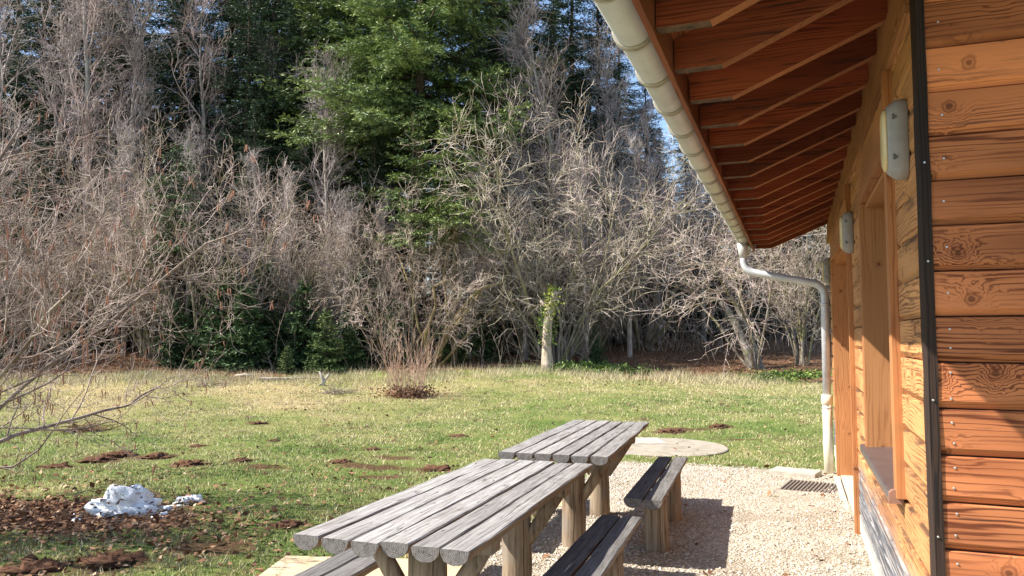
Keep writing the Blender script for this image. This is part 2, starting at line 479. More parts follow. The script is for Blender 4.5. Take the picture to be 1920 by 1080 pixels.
# ------------------------------------------------------------------ ground
MOLES = [(-9.66, 8.62, .42), (-9.0, 8.70, .36), (-9.51, 8.12, .40), (-9.49, 7.48, .30), (-9.28, 9.85, .22), (-7.99, 8.33, .36),
         (-7.52, 8.82, .26), (-10.16, 12.43, .26), (-2.27, 14.78, .40), (-1.43, 15.48, .34), (-4.16, 5.50, .24), (-6.1, 9.25, .26),
         (-4.64, 4.08, .36), (-6.33, 10.5, .20), (-5.79, 12.56, .26), (-4.95, 3.75, .34), (-4.53, 9.16, .34), (-8.6, 10.9, .18)]
SOIL = [(x, y, r * 1.25, r * 1.0) for x, y, r in MOLES] + [(-5.4, 9.0, .9, .35), (-4.2, 4.7, .5, .3), (-6.8, 8.5, .6, .3), (-2.0, 15.1, .7, .25),
        (-4.9, 8.2, .5, .25), (-5.6, 9.9, .5, .2), (-1.0, 13.9, .8, .12), (-9.84, 18.2, .8, .5), (-8.9, 27.0, 1.6, .6)]
def masks(X, Y):
    u, d = xy_to_uv(X, Y)
    soil = np.zeros_like(X)
    for x, y, a, b in SOIL:
        du, dv = X - x, Y - y
        soil = np.maximum(soil, np.exp(-((du / a) ** 2 + (dv / b) ** 2)) * .95)
    lit = np.exp(-(((X + 6.4) / 1.7) ** 2 + ((Y - 5.1) / .75) ** 2)) * 1.15
    lit = np.maximum(lit, np.exp(-(((X + 8.5) / 2.2) ** 2 + ((Y - 4.6) / .9) ** 2)) * 1.1)
    px = 960 + F_PX * u / np.maximum(d, 1)
    edge = np.interp(px, [-200, 300, 500, 700, 900, 1000, 1120, 1300, 1560], [23.5, 25.0, 25.4, 25.8, 27, 27.3, 25.3, 24.2, 23.8])
    edge = edge + .9 * np.sin(u * .9 + 1) + .6 * np.sin(u * 2.3)
    lit = np.maximum(lit, np.clip((d - edge) / 4.0 + .30, 0, 1.2) * (d > 10))
    dry = np.clip(np.exp(-(((d - 19.5) / 4.2) ** 2)) * np.clip((1000 - px) / 350, 0, 1) * (.65 + .35 * np.sin(u * 1.3 + d * .8)), 0, 1) + .4 * np.exp(-((d - 23) / 3) ** 2)
    return soil, np.clip(lit, 0, 1.1), np.clip(dry, 0, 1)
dl = np.concatenate([[-60, -30, -12, -5, 0, 1.5], np.arange(2.6, 16, .14), np.arange(16, 34, .35), np.arange(34, 70, 2), [80, 100, 140, 200, 300, 480]])
ul = np.concatenate([[-400, -220, -120, -70, -45, -32], np.arange(-24, -11, .6), np.arange(-11, 6, .16), np.arange(6, 16, .8), [20, 30, 45, 70, 120, 220, 400]])
U, D = np.meshgrid(ul, dl)
X, Y = uv_to_xy(U, D)
Z = hgt(X, Y)
near = np.clip(1 - D / 40, 0, 1)
Z = Z + RNG.normal(0, .008, Z.shape) * (D > 3) * (D < 40)
nr, nc = D.shape
ii = np.arange(nr * nc).reshape(nr, nc)
quads = np.stack([ii[:-1, :-1], ii[:-1, 1:], ii[1:, 1:], ii[1:, :-1]], -1).reshape(-1, 4)
so, li, dr = masks(X, Y)
me = np_mesh('ground', np.stack([X, Y, Z], -1).reshape(-1, 3), [quads], M_ground, True,
             attrs={'soil': so.ravel(), 'litter': li.ravel(), 'dry': dr.ravel()})
tag(link('ground', me), kind='structure')

# gravel yard between the lawn and the building: one sheet with a ragged edge
def gravel_left(y): return np.interp(y, [-4, 2, 4, 5, 6, 7.5, 9, 10, 10.9], [-2.6, -2.5, -2.35, -2.3, -2.25, -2.35, -2.5, -2.55, -2.4]) + .10 * np.sin(y * 3.1) + .06 * np.sin(y * 7.7)
def gravel_far(x): return 10.72 + .07 * np.sin(x * 4.1) + .05 * np.sin(x * 9.3 + 1)
def on_gravel(x, y): return (x > gravel_left(y)) & (y < gravel_far(x)) & (x < .55) & (y > -5)
gy = np.concatenate([np.arange(-4, 3, .5), np.arange(3, 10.6, .12)])
rows = []
for y in gy:
    t = np.linspace(0, 1, 36)
    x0 = gravel_left(y)
    rows.append(np.stack([x0 + (.62 - x0) * t, np.full(36, y)], -1))
t = np.linspace(0, 1, 36)
x0 = gravel_left(10.9); xs = x0 + (.62 - x0) * t
rows.append(np.stack([xs, gravel_far(xs)], -1))
R_ = np.array(rows)
GX, GY = R_[..., 0], R_[..., 1]
GZ = hgt(GX, GY) + .022 + RNG.normal(0, .003, GX.shape)
GZ[:, 0] -= .035; GZ[-1, :] -= .035
ii = np.arange(GX.size).reshape(GX.shape)
quads = np.stack([ii[:-1, :-1], ii[:-1, 1:], ii[1:, 1:], ii[1:, :-1]], -1).reshape(-1, 4)
tag(link('gravel_yard', np_mesh('gravel_yard', np.stack([GX, GY, GZ], -1).reshape(-1, 3), [quads], M_gravel, True)), kind='structure')

# ------------------------------------------------------------------ the wooden building
B = empty('wooden_building', 'orange larch clad building with deep eaves, rafters and a pale gutter', 'building', (.467, 3.15, 0))
def B_part(mb, name, mats, parent=None): # coordinates are world; parts keep an origin at the building's base
    o = mb.build(name, mats, parent or B)
    if parent is None: o.location = (-.467, -3.15, 0)
    return o
def at_world(o, x, y, z, rz=0):
    o.location = (x - .467, y - 3.15, z); o.rotation_euler = (0, 0, rz); return o

PITCHZ = .1683
SEAM0 = .954 - 6 * PITCHZ          # lowest seam
def plank_mesh(length, h=PITCHZ, mat=None, name='wall_plank'):
    m = MB()
    prof = [(0, 0), (.010, .001), (.027, .026), (.027, h - .008), (.022, h - .005), (.003, h - .004), (0, h - .004)]
    m.prism(prof, 0, length, 0, 0, jit=.0011, seg=max(2, int(length / .35)))
    return m.mesh(name, mat)
plank_cache = {}
def plank(x, y, z, length, rz, mat, h=PITCHZ, n=0):
    key = (round(length, 2), mat.name, round(h, 3), n % 3)
    if key not in plank_cache: plank_cache[key] = plank_mesh(length, h, mat)
    o = link('wall_plank', plank_cache[key], B)
    return at_world(o, x, y, z, rz)
SLOPE = .42
def rafter_bottom(x): return 2.80 + SLOPE * (x + .28)
# gable wall: outward is -Y
screw = MB(); screw.tube([(0, 0, 0), (0, .0035, 0)], [.0045, .0035], 8)
screw_me = screw.mesh('screw', M_screw)
for k in range(25):
    z = SEAM0 + k * PITCHZ
    xs_ = .487
    top = z + PITCHZ
    if top > 3.05: xs_ = max(.487, .467 + (top - 3.05) / SLOPE + .05)
    xe = 4.1
    if xs_ > xe - .3: break
    o = plank(xe, 3.150, z, xe - xs_, math.pi, M_gable, n=k)
    if xs_ < .5:
        for dz in ((.085,) if k > 9 else (.045, .125)):
            sc = link('screw', screw_me, o)
            sc.location = (xe - xs_ - .042 - random.uniform(-.004, .004), .0272, dz + random.uniform(-.01, .01))
    o2 = plank(8.1 - max(0, xs_ - .487), 3.150, z, 8.1 - max(0, xs_ - .487) - xe - .004, math.pi, M_gable, n=k)
core = MB(); core.prism([(.487, -.25), (8.08, -.25), (8.08, 3.0), (4.3, 4.55), (.487, 2.98)], 3.152, 3.30, 1)
B_part(core, 'gable_core', M_corner)
core = MB(); core.box(.491, .60, 3.30, 3.99, -.25, 3.0); core.box(.491, .60, 5.50, 6.86, -.25, 3.0); core.box(.491, .60, 9.66, 11.0, -.25, 3.0)
core.box(.491, .60, 3.99, 5.50, -.25, .80); core.box(.491, .60, 3.99, 5.50, 2.66, 3.0); core.box(.491, .60, 6.86, 9.66, 2.62, 3.0); core.box(.60, 8.08, 10.9, 11.0, -.25, 3.0)
core.box(7.95, 8.08, 3.30, 10.9, -.25, 3.0)
B_part(core, 'wall_core', M_corner)
# long wall: outward is -X, length along +Y
for k in range(18):
    z = SEAM0 + k * PITCHZ
    segs = []
    if z < .73: segs = [(3.245, 6.80)]
    elif z < 2.6: segs = [(3.245, 3.93), (5.60, 6.80)]
    else: segs = [(3.245, 11.0)]
    if z >= 2.6 and z < 2.75: segs = [(3.245, 3.93), (5.60, 6.80)]
    for (a, b) in segs:
        plank(.490, a, z, b - a, math.pi / 2, M_wall, n=k)
    if z < 2.6: plank(.490, 9.75, z, 1.25, math.pi / 2, M_wall, n=k)
# charred corner post
cp = MB(); cp.prism([(.455, 3.116), (.4865, 3.116), (.4865, 3.149), (.4895, 3.149), (.4895, 3.24), (.455, 3.24)], -.16, 3.0, 2, jit=.0018, seg=26)
cpo = B_part(cp, 'corner_post', M_corner)
for z in (.45, .83, 1.32, 1.83, 2.2):
    sc = link('screw', screw_me, cpo); sc.location = (.468, 3.116, z); sc.rotation_euler = (math.pi, 0, 0)
# plinth and threshold
pl = MB(); pl.box(.470, .60, 3.3, 10.95, -.45, SEAM0 - .004); B_part(pl, 'plinth', M_plinth)
pl = MB(); pl.box(.40, .451, 6.88, 9.72, -.45, -.075); B_part(pl, 'door_threshold', M_plinth)

# window: casing, sill, reveals, header, pane
win = empty('window', parent=B)
def wpart(mb, name, mats, root):
    o = mb.build(name, mats, root); o.location = (-.467, -3.15, 0); return o
c = MB(); c.box(.428, .489, 3.93, 4.03, .80, 2.83); wpart(c, 'casing', M_trimv, win)
c = MB(); c.box(.428, .489, 5.52, 5.60, .80, 2.44); wpart(c, 'casing', M_trimv, win)
c = MB(); c.box(.426, .489, 4.032, 5.60, 2.445, 2.72); wpart(c, 'header', M_trim, win)
c = MB(); c.box(.430, .80, 5.49, 5.517, .80, 2.443); wpart(c, 'reveal', M_reveal, win)
c = MB(); c.box(.430, .80, 4.033, 4.06, .80, 2.443); wpart(c, 'reveal', M_reveal, win)
c = MB(); c.box(.4675, .80, 4.061, 5.489, 2.415, 2.443); wpart(c, 'soffit', M_reveal, win)
c = MB(); c.prism([(.400, .775), (.412, .775), (.412, .805), (.80, .835), (.80, .85), (.408, .824), (.400, .815)], 4.00, 5.66, 1); wpart(c, 'sill', M_sill, win)
c = MB(); c.prism([(.398, .770), (.458, .770), (.458, .836), (.412, .832), (.398, .818)], 3.962, 3.998, 1); wpart(c, 'sill_cap', M_sillcap, win)
c = MB()
for (a, b, z0, z1) in ((4.06, 4.14, .86, 2.41), (5.41, 5.49, .86, 2.41), (4.14, 5.41, .86, .94), (4.14, 5.41, 2.33, 2.41), (4.74, 4.81, .94, 2.33)): c.box(.74, .80, a, b, z0, z1)
wpart(c, 'frame', M_trimv, win)
c = MB(); c.box(.762, .772, 4.13, 4.75, .93, 2.34); wpart(c, 'pane', M_glass, win)
c = MB(); c.box(.762, .772, 4.80, 5.42, .93, 2.34); wpart(c, 'pane', M_glass, win)
# doorway
dr_ = empty('doorway', parent=B)
c = MB(); c.box(.426, .489, 6.80, 6.88, -.09, 2.83); wpart(c, 'casing', M_trimv, dr_)
c = MB(); c.box(.428, .489, 9.67, 9.75, -.07, 2.44); wpart(c, 'casing', M_trimv, dr_)
c = MB(); c.box(.426, .489, 6.882, 9.75, 2.445, 2.72); wpart(c, 'header', M_trim, dr_)
c = MB(); c.box(.430, .85, 9.64, 9.667, -.07, 2.443); wpart(c, 'reveal', M_reveal, dr_)
c = MB(); c.box(.468, .85, 6.883, 6.91, -.07, 2.443); wpart(c, 'reveal', M_reveal, dr_)
c = MB(); c.box(.4675, .85, 6.911, 9.639, 2.415, 2.443); wpart(c, 'soffit', M_reveal, dr_)
for a, b in ((6.915, 8.27), (8.28, 9.635)):
    c = MB(); c.box(.80, .85, a, b, -.07, 2.41)
    leaf = wpart(c, 'door_leaf', M_trimv, dr_)
# wall plate and trims under the rafters
c = MB(); c.box(.438, .489, 3.25, 11.1, 2.832, 2.905); B_part(c, 'wall_plate_trim', M_trim)
c = MB(); c.box(.448, .489, 3.25, 11.1, 2.907, 3.085); B_part(c, 'wall_plate', M_trim)

# rafters: plumb cut tip, level cut tail, then the slope up to the wall
RAF_Y = [3.0 + .505 * k for k in range(-3, 17)]
XR = 4.3
prof = [(-.500, 2.80), (-.285, 2.80), (XR, rafter_bottom(XR)), (XR, rafter_bottom(XR) + .235), (-.500, rafter_bottom(-.5) + .235)]
m = MB()
n_ = len(prof); w = .033
v = [(x, -w, z) for x, z in prof] + [(x, w, z) for x, z in prof]
f = [(0, 1, 2, 3, 4), (9, 8, 7, 6, 5)] + [(i, i + 5, (i + 1) % 5 + 5, (i + 1) % 5) for i in range(5)]
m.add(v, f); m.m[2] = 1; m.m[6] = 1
m.v = [(x + random.uniform(-.002, .002), y, z) for x, y, z in m.v]
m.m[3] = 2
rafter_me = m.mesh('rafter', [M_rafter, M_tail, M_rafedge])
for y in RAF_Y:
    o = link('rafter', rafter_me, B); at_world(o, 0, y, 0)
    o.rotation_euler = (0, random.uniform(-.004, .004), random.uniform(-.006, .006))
for a, b in zip(RAF_Y[:-1], RAF_Y[1:]):
    if a < 3.0: continue
    m = MB(); m.box(.462, .489, a + .035, b - .035, 3.087, 3.30, jit=.001); B_part(m, 'blocking', M_trim)
# fascia, roof boards, roof sheet
m = MB(); m.prism([(-.528, 2.775), (-.503, 2.775), (-.503, 2.965), (-.528, 2.965)], 1.40, 11.24, 1, jit=.001, seg=20); B_part(m, 'fascia', M_fascia)
zt = lambda x: rafter_bottom(x) + .237
x = -.58
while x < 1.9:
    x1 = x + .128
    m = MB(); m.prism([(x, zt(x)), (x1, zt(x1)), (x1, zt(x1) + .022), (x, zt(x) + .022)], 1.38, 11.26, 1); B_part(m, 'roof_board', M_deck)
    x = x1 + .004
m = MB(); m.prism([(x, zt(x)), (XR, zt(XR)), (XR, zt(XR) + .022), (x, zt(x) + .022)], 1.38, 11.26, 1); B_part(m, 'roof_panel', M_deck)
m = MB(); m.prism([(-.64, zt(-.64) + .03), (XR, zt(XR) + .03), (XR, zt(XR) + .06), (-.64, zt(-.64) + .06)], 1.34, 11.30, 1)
m.prism([(XR + .003, zt(XR) + .03), (2 * XR + .5, zt(0) - .2), (2 * XR + .5, zt(0) - .17), (XR + .003, zt(XR) + .06)], 1.34, 11.30, 1); B_part(m, 'roof_sheet', M_roof)

# gutter with its brackets and downpipe
gx, gz, gr = -.618, 2.872, .082
pf = [(gx - gr - .004, gz + .022)] + [(gx + gr * math.cos(a), gz + gr * math.sin(a)) for a in np.linspace(math.pi, 2 * math.pi, 15)] + \
     [(gx + (gr - .004) * math.cos(a), gz + (gr - .004) * math.sin(a)) for a in np.linspace(2 * math.pi, math.pi, 15)] + [(gx - gr, gz + .022)]
m = MB(); m.prism(pf, 1.40, 11.15, 1, sm=True)
m.tube([(gx - gr - .003, 1.40, gz + .022), (gx - gr - .003, 11.15, gz + .022)], .010, 8)
m.prism([(gx + gr * math.cos(a), gz + gr * math.sin(a)) for a in np.linspace(math.pi, 2 * math.pi, 15)], 11.15, 11.154, 1)
gut = B_part(m, 'gutter', M_gutter)
m = MB()
for off in (-.016, .016):
    pts = [(gx + (gr + .0035) * math.cos(a), off, gz + (gr + .0035) * math.sin(a)) for a in np.linspace(math.pi * .99, 2 * math.pi, 17)]
    m.tube(pts, .0085, 6)
pts = [(gx + (gr + .001) * math.cos(a), gz + (gr + .001) * math.sin(a)) for a in np.linspace(math.pi, 2 * math.pi, 17)]
m.prism(pts + [(gx + (gr + .003) * math.cos(a), gz + (gr + .003) * math.sin(a)) for a in np.linspace(2 * math.pi, math.pi, 17)], -.016, .016, 1, sm=True)
bracket_me = m.mesh('gutter_bracket', M_bracket)
for y in RAF_Y:
    o = link('gutter_bracket', bracket_me, gut); o.location = (0, y + .12, 0)

dpipe = empty('downpipe', parent=B)
py = 10.35
m = MB(); m.tube([(gx, 10.42, gz - .075), (gx, 10.41, gz - .13), (gx + .002, 10.40, gz - .27)], [.078, .075, .052], 16); wpart(m, 'outlet_funnel', M_gutter, dpipe)
def bend(pts, r=.10, k=6):
    out = [Vector(pts[0])]
    for a, b, c_ in zip(pts[:-2], pts[1:-1], pts[2:]):
        a, b, c_ = Vector(a), Vector(b), Vector(c_)
        p = b + (a - b).normalized() * r; q = b + (c_ - b).normalized() * r
        for i in range(k + 1):
            t = i / k; out.append(p * (1 - t) ** 2 + b * 2 * t * (1 - t) + q * t * t)
    out.append(Vector(pts[-1])); return out
m = MB(); m.tube(bend([(gx + .003, 10.40, gz - .25), (gx + .005, 10.40, gz - .44), (.372, py, 2.215), (.366, py, .75)], .15, 8), .049, 16); wpart(m, 'upper_pipe', M_zinc, dpipe)
m = MB(); m.tube([(.366, py, 1.955), (.366, py, 1.985)], .053, 16); wpart(m, 'pipe_joint', M_zinc, dpipe)
m = MB(); m.tube([(.366, py, .80), (.366, py, -.30)], .058, 16); wpart(m, 'lower_pipe', M_cream, dpipe)
m = MB(); m.tube([(.366, py, .82), (.366, py, .815), (.366, py, .70), (.366, py, .695)], [.058, .069, .069, .060], 16); wpart(m, 'pipe_collar', M_cream, dpipe)
m = MB(); m.tube([(.366, py, .662), (.366, py, .646)], .062, 16); m.box(.37, .467, py - .008, py + .008, .648, .660); wpart(m, 'pipe_clip', M_zinc, dpipe)

# bulkhead lamps on the long wall
def stadium(hw, hh, n=10):
    pts = []
    for a in np.linspace(0, math.pi, n): pts.append((hw * math.cos(a), hh - hw + hw * math.sin(a)))
    for a in np.linspace(math.pi, 2 * math.pi, n): pts.append((hw * math.cos(a), -hh + hw + hw * math.sin(a)))
    return pts
def ringstack(mb, rings, capend=True):
    n = len(rings[0]); v = [p for r in rings for p in r]; f = []
    for k in range(len(rings) - 1):
        for i in range(n):
            j = (i + 1) % n; f.append((k * n + i, k * n + j, (k + 1) * n + j, (k + 1) * n + i))
    mb.add(v, f, 0, True)
    b = len(mb.v) - len(v)
    mb.f.append([b + (len(rings) - 1) * n + i for i in range(n)]); mb.m.append(0); mb.sm.append(False)
    mb.f.append([b + i for i in range(n)][::-1]); mb.m.append(0); mb.sm.append(False)
hm = MB()
ringstack(hm, [[(x_, y, z) for y, z in stadium(hw, hh)] for x_, hw, hh in ((0, .064, .166), (-.006, .072, .174), (-.045, .072, .170), (-.070, .066, .150), (-.080, .060, .140))])
dm = MB()
ringstack(dm, [[(x_, y, z) for y, z in stadium(hw, hh)] for x_, hw, hh in ((-.0805, .058, .137), (-.090, .052, .130), (-.097, .038, .115), (-.100, .02, .09))])
cm = MB(); cm.box(-.062, -.040, -.0745, -.068, -.012, .012); cm.box(-.058, -.044, -.078, -.0745, -.008, .004)
h_me, d_me, c_me = hm.mesh('housing', M_lamp), dm.mesh('diffuser', M_diff), cm.mesh('clip', M_clip)
for i, (ly, lz, lab) in enumerate(((3.50, 2.385, 'largest grey oval wall lamp, nearest the dark corner post'),
                                   (6.62, 2.40, 'grey oval wall lamp between the window and the doorway'),
                                   (10.85, 2.44, 'small far grey wall lamp just above the downpipe bend'))):
    t_ = empty('wall_lamp', lab, 'wall lamp', (.4635, ly, lz), 0, 'bulkhead lamps along the timber wall')
    link('housing', h_me, t_); link('diffuser', d_me, t_)
    for dz in (-.085, .085):
        q = link('clip', c_me, t_, (0, .004, dz))

# ------------------------------------------------------------------ picnic tables and benches
def half_log(L, w, th, mats, jit=.0025, seg=14, seedless=True):
    """flat on top at z=0, round below, length along Y"""
    m = MB()
    prof = [(-w / 2, -.006), (-w / 2 + .006, 0), (0, .001), (w / 2 - .006, 0), (w / 2, -.006)]
    for a in np.linspace(0, -math.pi, 9)[1:-1]:
        prof.append((w / 2 * math.cos(a) * .97, -.012 + (th - .012) * math.sin(a)))
    m.prism(prof, -L / 2, L / 2, 1, 0, 1, False, jit, seg)
    return m.mesh('plank', mats)
def post_mesh(h, r, name='post'):
    m = MB()
    pts = [(random.uniform(-.004, .004), random.uniform(-.004, .004), h * k / 6) for k in range(7)]
    m.tube(pts, [r * random.uniform(.97, 1.04) * (1.05 - .06 * k / 6) for k in range(7)], 16)
    return m.mesh(name, M_logpost)
def brace_mesh(p0, p1, r):
    m = MB(); p0, p1 = Vector(p0), Vector(p1)
    m.tube([p0, p0.lerp(p1, .5), p1], [r, r * 1.03, r], 12)
    return m.mesh('brace', M_logpost)
table_log = [half_log(1.0, .121, .064, [M_plank, M_end], .0025) for _ in range(3)]
def make_table(cx, cy, yaw, L, W, ztop, tilt, posts, label):
    zb = float(hgt(cx, cy))
    t = empty('picnic_table', label, 'table', (cx, cy, zb), yaw, 'rustic half log picnic tables')
    H = ztop - zb
    n = 6; wp = W / n
    for i in range(n):
        Li = L + random.uniform(-.03, .03)
        me = half_log(Li, wp - .009, .060, [M_plank, M_end], .0034 if i in (0, n - 1) else .0018, 9 if i in (0, n - 1) else 18)
        o = link('plank', me, t)
        yo = random.uniform(-.02, .02) - (.0 if i else .01)
        o.location = (-W / 2 + wp * (i + .5), yo, H + random.uniform(-.003, .003))
        o.rotation_euler = (-tilt, random.uniform(-.03, .03), random.uniform(-.004, .004))
    for py_ in posts:
        zz = H - tilt * py_
        ph = zz - .115
        o = link('post', post_mesh(ph + .25, .088), t, (0.02, py_, -.25))
        m = MB(); m.prism([(-.055, -.115), (.055, -.115), (.06, -.045), (-.06, -.045)], -W / 2 + .05, W / 2 - .05, 0, jit=.002, seg=4)
        m.build('crossbeam', M_logpost, t, (0, py_, zz))
        for s in (-1, 1):
            link('brace', brace_mesh((s * .07, 0, zz - .40), (s * .27, 0, zz - .10), .040), t, (0.02, py_, 0))
    return t
def make_bench(cx, cy, yaw, L, W, ztop, tilt, label):
    zb = float(hgt(cx, cy))
    t = empty('log_bench', label, 'bench', (cx, cy, zb), yaw, 'half log benches beside the picnic tables')
    H = ztop - zb; wp = W / 2
    for i in range(2):
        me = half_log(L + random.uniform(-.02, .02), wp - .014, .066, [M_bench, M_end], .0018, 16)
        o = link('plank', me, t)
        o.location = (-W / 2 + wp * (i + .5), random.uniform(-.012, .012), H)
        o.rotation_euler = (-tilt, 0, random.uniform(-.004, .004))
    for py_ in (-.58, .50):
        zz = H - tilt * py_
        link('post', post_mesh(zz - .062 + .25, .088), t, (0.035, py_, -.25))
        m = MB(); m.prism([(-.045, -.06), (.045, -.06), (.05, -.035), (-.05, -.035)], -W / 2 + .02, W / 2 - .02, 0); m.build('crossbeam', M_logpost, t, (0, py_ + .0, zz))
    return t
make_table(-1.612, 3.765, .055, 2.30, .785, .722, .018, (-.72, .62), 'nearest grey half log picnic table in front of the benches')
make_table(-1.690, 6.29, .073, 2.60, .79, .712, .018, (-.66, .50), 'farther grey half log picnic table beyond the near one')
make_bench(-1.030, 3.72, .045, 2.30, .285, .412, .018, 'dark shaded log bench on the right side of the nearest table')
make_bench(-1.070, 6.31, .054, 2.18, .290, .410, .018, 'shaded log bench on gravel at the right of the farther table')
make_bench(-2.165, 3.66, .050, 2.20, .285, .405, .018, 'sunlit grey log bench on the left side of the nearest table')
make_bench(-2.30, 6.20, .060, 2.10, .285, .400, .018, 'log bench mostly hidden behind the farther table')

# sandstone slabs under the left benches, concrete pads, mat
def slab(name, label, cx, cy, sx, sy, th, rz, mat, jit=.006, cat='slab', group=None, lift=0):
    z = float(hgt(cx, cy))
    m = MB(); b = .006
    o_ = [(-sx / 2, -sy / 2), (sx / 2, -sy / 2), (sx / 2, sy / 2), (-sx / 2, sy / 2)]
    o_ = [(x + random.uniform(-jit, jit), y + random.uniform(-jit, jit)) for x, y in o_]
    i_ = [(x * (1 - 2 * b / sx), y * (1 - 2 * b / sy)) for x, y in o_]
    v = [(x, y, -.08) for x, y in o_] + [(x, y, th - b) for x, y in o_] + [(x, y, th) for x, y in i_]
    f = [(i + 4 * k, (i + 1) % 4 + 4 * k, (i + 1) % 4 + 4 * k + 4, i + 4 * k + 4) for k in range(2) for i in range(4)] + [(8, 9, 10, 11), (3, 2, 1, 0)]
    m.add(v, f)
    o = m.build(name, mat, None, (cx, cy, z + lift), (0, 0, rz))
    return tag(o, label, cat, group)
slab('stone_slab', 'beige sandstone slab under the left bench of the nearest table', -2.62, 4.22, 1.40, 1.0, .045, .27, M_slab)
slab('stone_slab', 'beige sandstone slab seen between the posts of the farther table', -2.70, 7.35, 1.35, 1.0, .055, .25, M_slab)
slab('concrete_slab', 'small pale ribbed concrete slab at the foot of the downpipe', -.03, 10.02, .54, .34, .085, -.35 + .1, M_conc)
# oval pad
m = MB(); n = 40
ring = lambda r, z: [(1.45 * r * math.cos(a) if math.cos(a) < 0 else 1.02 * r * math.cos(a), 1.02 * r * math.sin(a), z) for a in np.linspace(0, 2 * math.pi, n, endpoint=False)]
rs = [ring(1, -.1), ring(1, .025), ring(.985, .035)]
v = [p for r in rs for p in r]
f = [(i + n * k, (i + 1) % n + n * k, (i + 1) % n + n * k + n, i + n * k + n) for k in range(2) for i in range(n)] + [tuple(range(2 * n, 3 * n))]
m.add(v, f)
tag(m.build('concrete_pad', M_pad, None, (-2.05, 12.50, float(hgt(-2.05, 12.5))), (0, 0, .1)), 'rounded pale concrete pad in the lawn behind the tables', 'pad')
slab('manhole_cover', 'flat rectangular cover lying on the rounded concrete pad', -2.62, 12.92, .95, .72, .065, .42, M_conc, .003, 'cover')
# ribbed door mat
mt = empty('door_mat', 'ribbed grey door mat on the gravel in front of the doorway', 'mat', (.13, 9.05, float(hgt(.13, 9.05)) + .022), -.18)
m = MB(); m.box(-.28, .28, -.30, .30, 0, .008); m.build('mat_base', M_mat, mt)
rib = MB(); rib.prism([(-.014, .008), (-.009, .020), (.009, .020), (.014, .008)], -.30, .30, 1)
rib_me = rib.mesh('rib', M_mat)
for k in range(14): link('rib', rib_me, mt, (-.26 + .04 * k, 0, 0))

# ------------------------------------------------------------------ trees: shared machinery
def unit(v): return v / np.maximum(np.linalg.norm(v, axis=-1, keepdims=True), 1e-9)
def perp(d, rng):
    return unit(np.cross(d, rng.normal(size=d.shape)))
def grow(P, Dr, L, R0, R1, K, wander, trop, rng, trop_end=None):
    """polylines: P,Dr (n,3), L,R0,R1 (n,) -> pts (n,K+1,3), rad (n,K+1)"""
    n = len(P); pts = np.zeros((n, K + 1, 3)); pts[:, 0] = P
    d = unit(Dr)
    for k in range(K):
        tr = trop if trop_end is None else trop + (trop_end - trop) * k / max(K - 1, 1)
        d = unit(d + rng.normal(size=d.shape) * wander + np.array([0, 0, tr]))
        pts[:, k + 1] = pts[:, k] + d * (L / K)[:, None]
    t = np.linspace(0, 1, K + 1)[None]
    return pts, R0[:, None] * (1 - t) + R1[:, None] * t
def sprout(pts, rad, c, tmin, tmax, ang, rng, side=None):
    n, K1, _ = pts.shape
    t = (np.linspace(tmin, tmax, c)[None] + rng.uniform(-.5, .5, (n, c)) * (tmax - tmin) / c).clip(0.02, .999) * (K1 - 1)
    i = np.minimum(t.astype(int), K1 - 2); fr = (t - i)[..., None]
    r_ = np.arange(n)[:, None]
    a, b = pts[r_, i], pts[r_, i + 1]
    p = a + (b - a) * fr
    tan = unit(b - a).reshape(-1, 3)
    an = rng.normal(ang, .16, n * c)[:, None]
    d = unit(tan * np.cos(an) + perp(tan, rng) * np.sin(an))
    rr = (rad[r_, i] + (rad[r_, i + 1] - rad[r_, i]) * fr[..., 0]).ravel()
    return p.reshape(-1, 3), d, rr, (t / (K1 - 1)).ravel(), np.repeat(np.arange(n), c)
def tubes(pts, rad, S_):
    n, K1, _ = pts.shape
    tan = np.empty_like(pts)
    tan[:, 1:-1] = pts[:, 2:] - pts[:, :-2]; tan[:, 0] = pts[:, 1] - pts[:, 0]; tan[:, -1] = pts[:, -1] - pts[:, -2]
    tan = unit(tan)
    ref = np.where(np.abs(tan[:, :1, 2:3]) > .8, np.array([1., .2, 0]), np.array([0., .1, 1.]))
    a = unit(np.cross(tan, ref)); b = np.cross(tan, a)
    an = np.arange(S_) * 2 * math.pi / S_
    V = pts[:, :, None] + rad[:, :, None, None] * (a[:, :, None] * np.cos(an)[:, None] + b[:, :, None] * np.sin(an)[:, None])
    base = (np.arange(n)[:, None, None] * K1 + np.arange(K1 - 1)[None, :, None]) * S_
    k = np.arange(S_)[None, None]; k2 = (k + 1) % S_
    q = np.stack([base + k, base + k2, base + S_ + k2, base + S_ + k], -1).reshape(-1, 4)
    return V.reshape(-1, 3), q
def tube_mesh(name, lots, mat, smooth=True):
    Vs, Fs, o = [], [], 0
    for pts, rad, s_ in lots:
        V, q = tubes(pts, rad, s_); Vs.append(V); Fs.append(q + o); o += len(V)
    return np_mesh(name, np.concatenate(Vs), [np.concatenate(Fs)], mat, smooth)

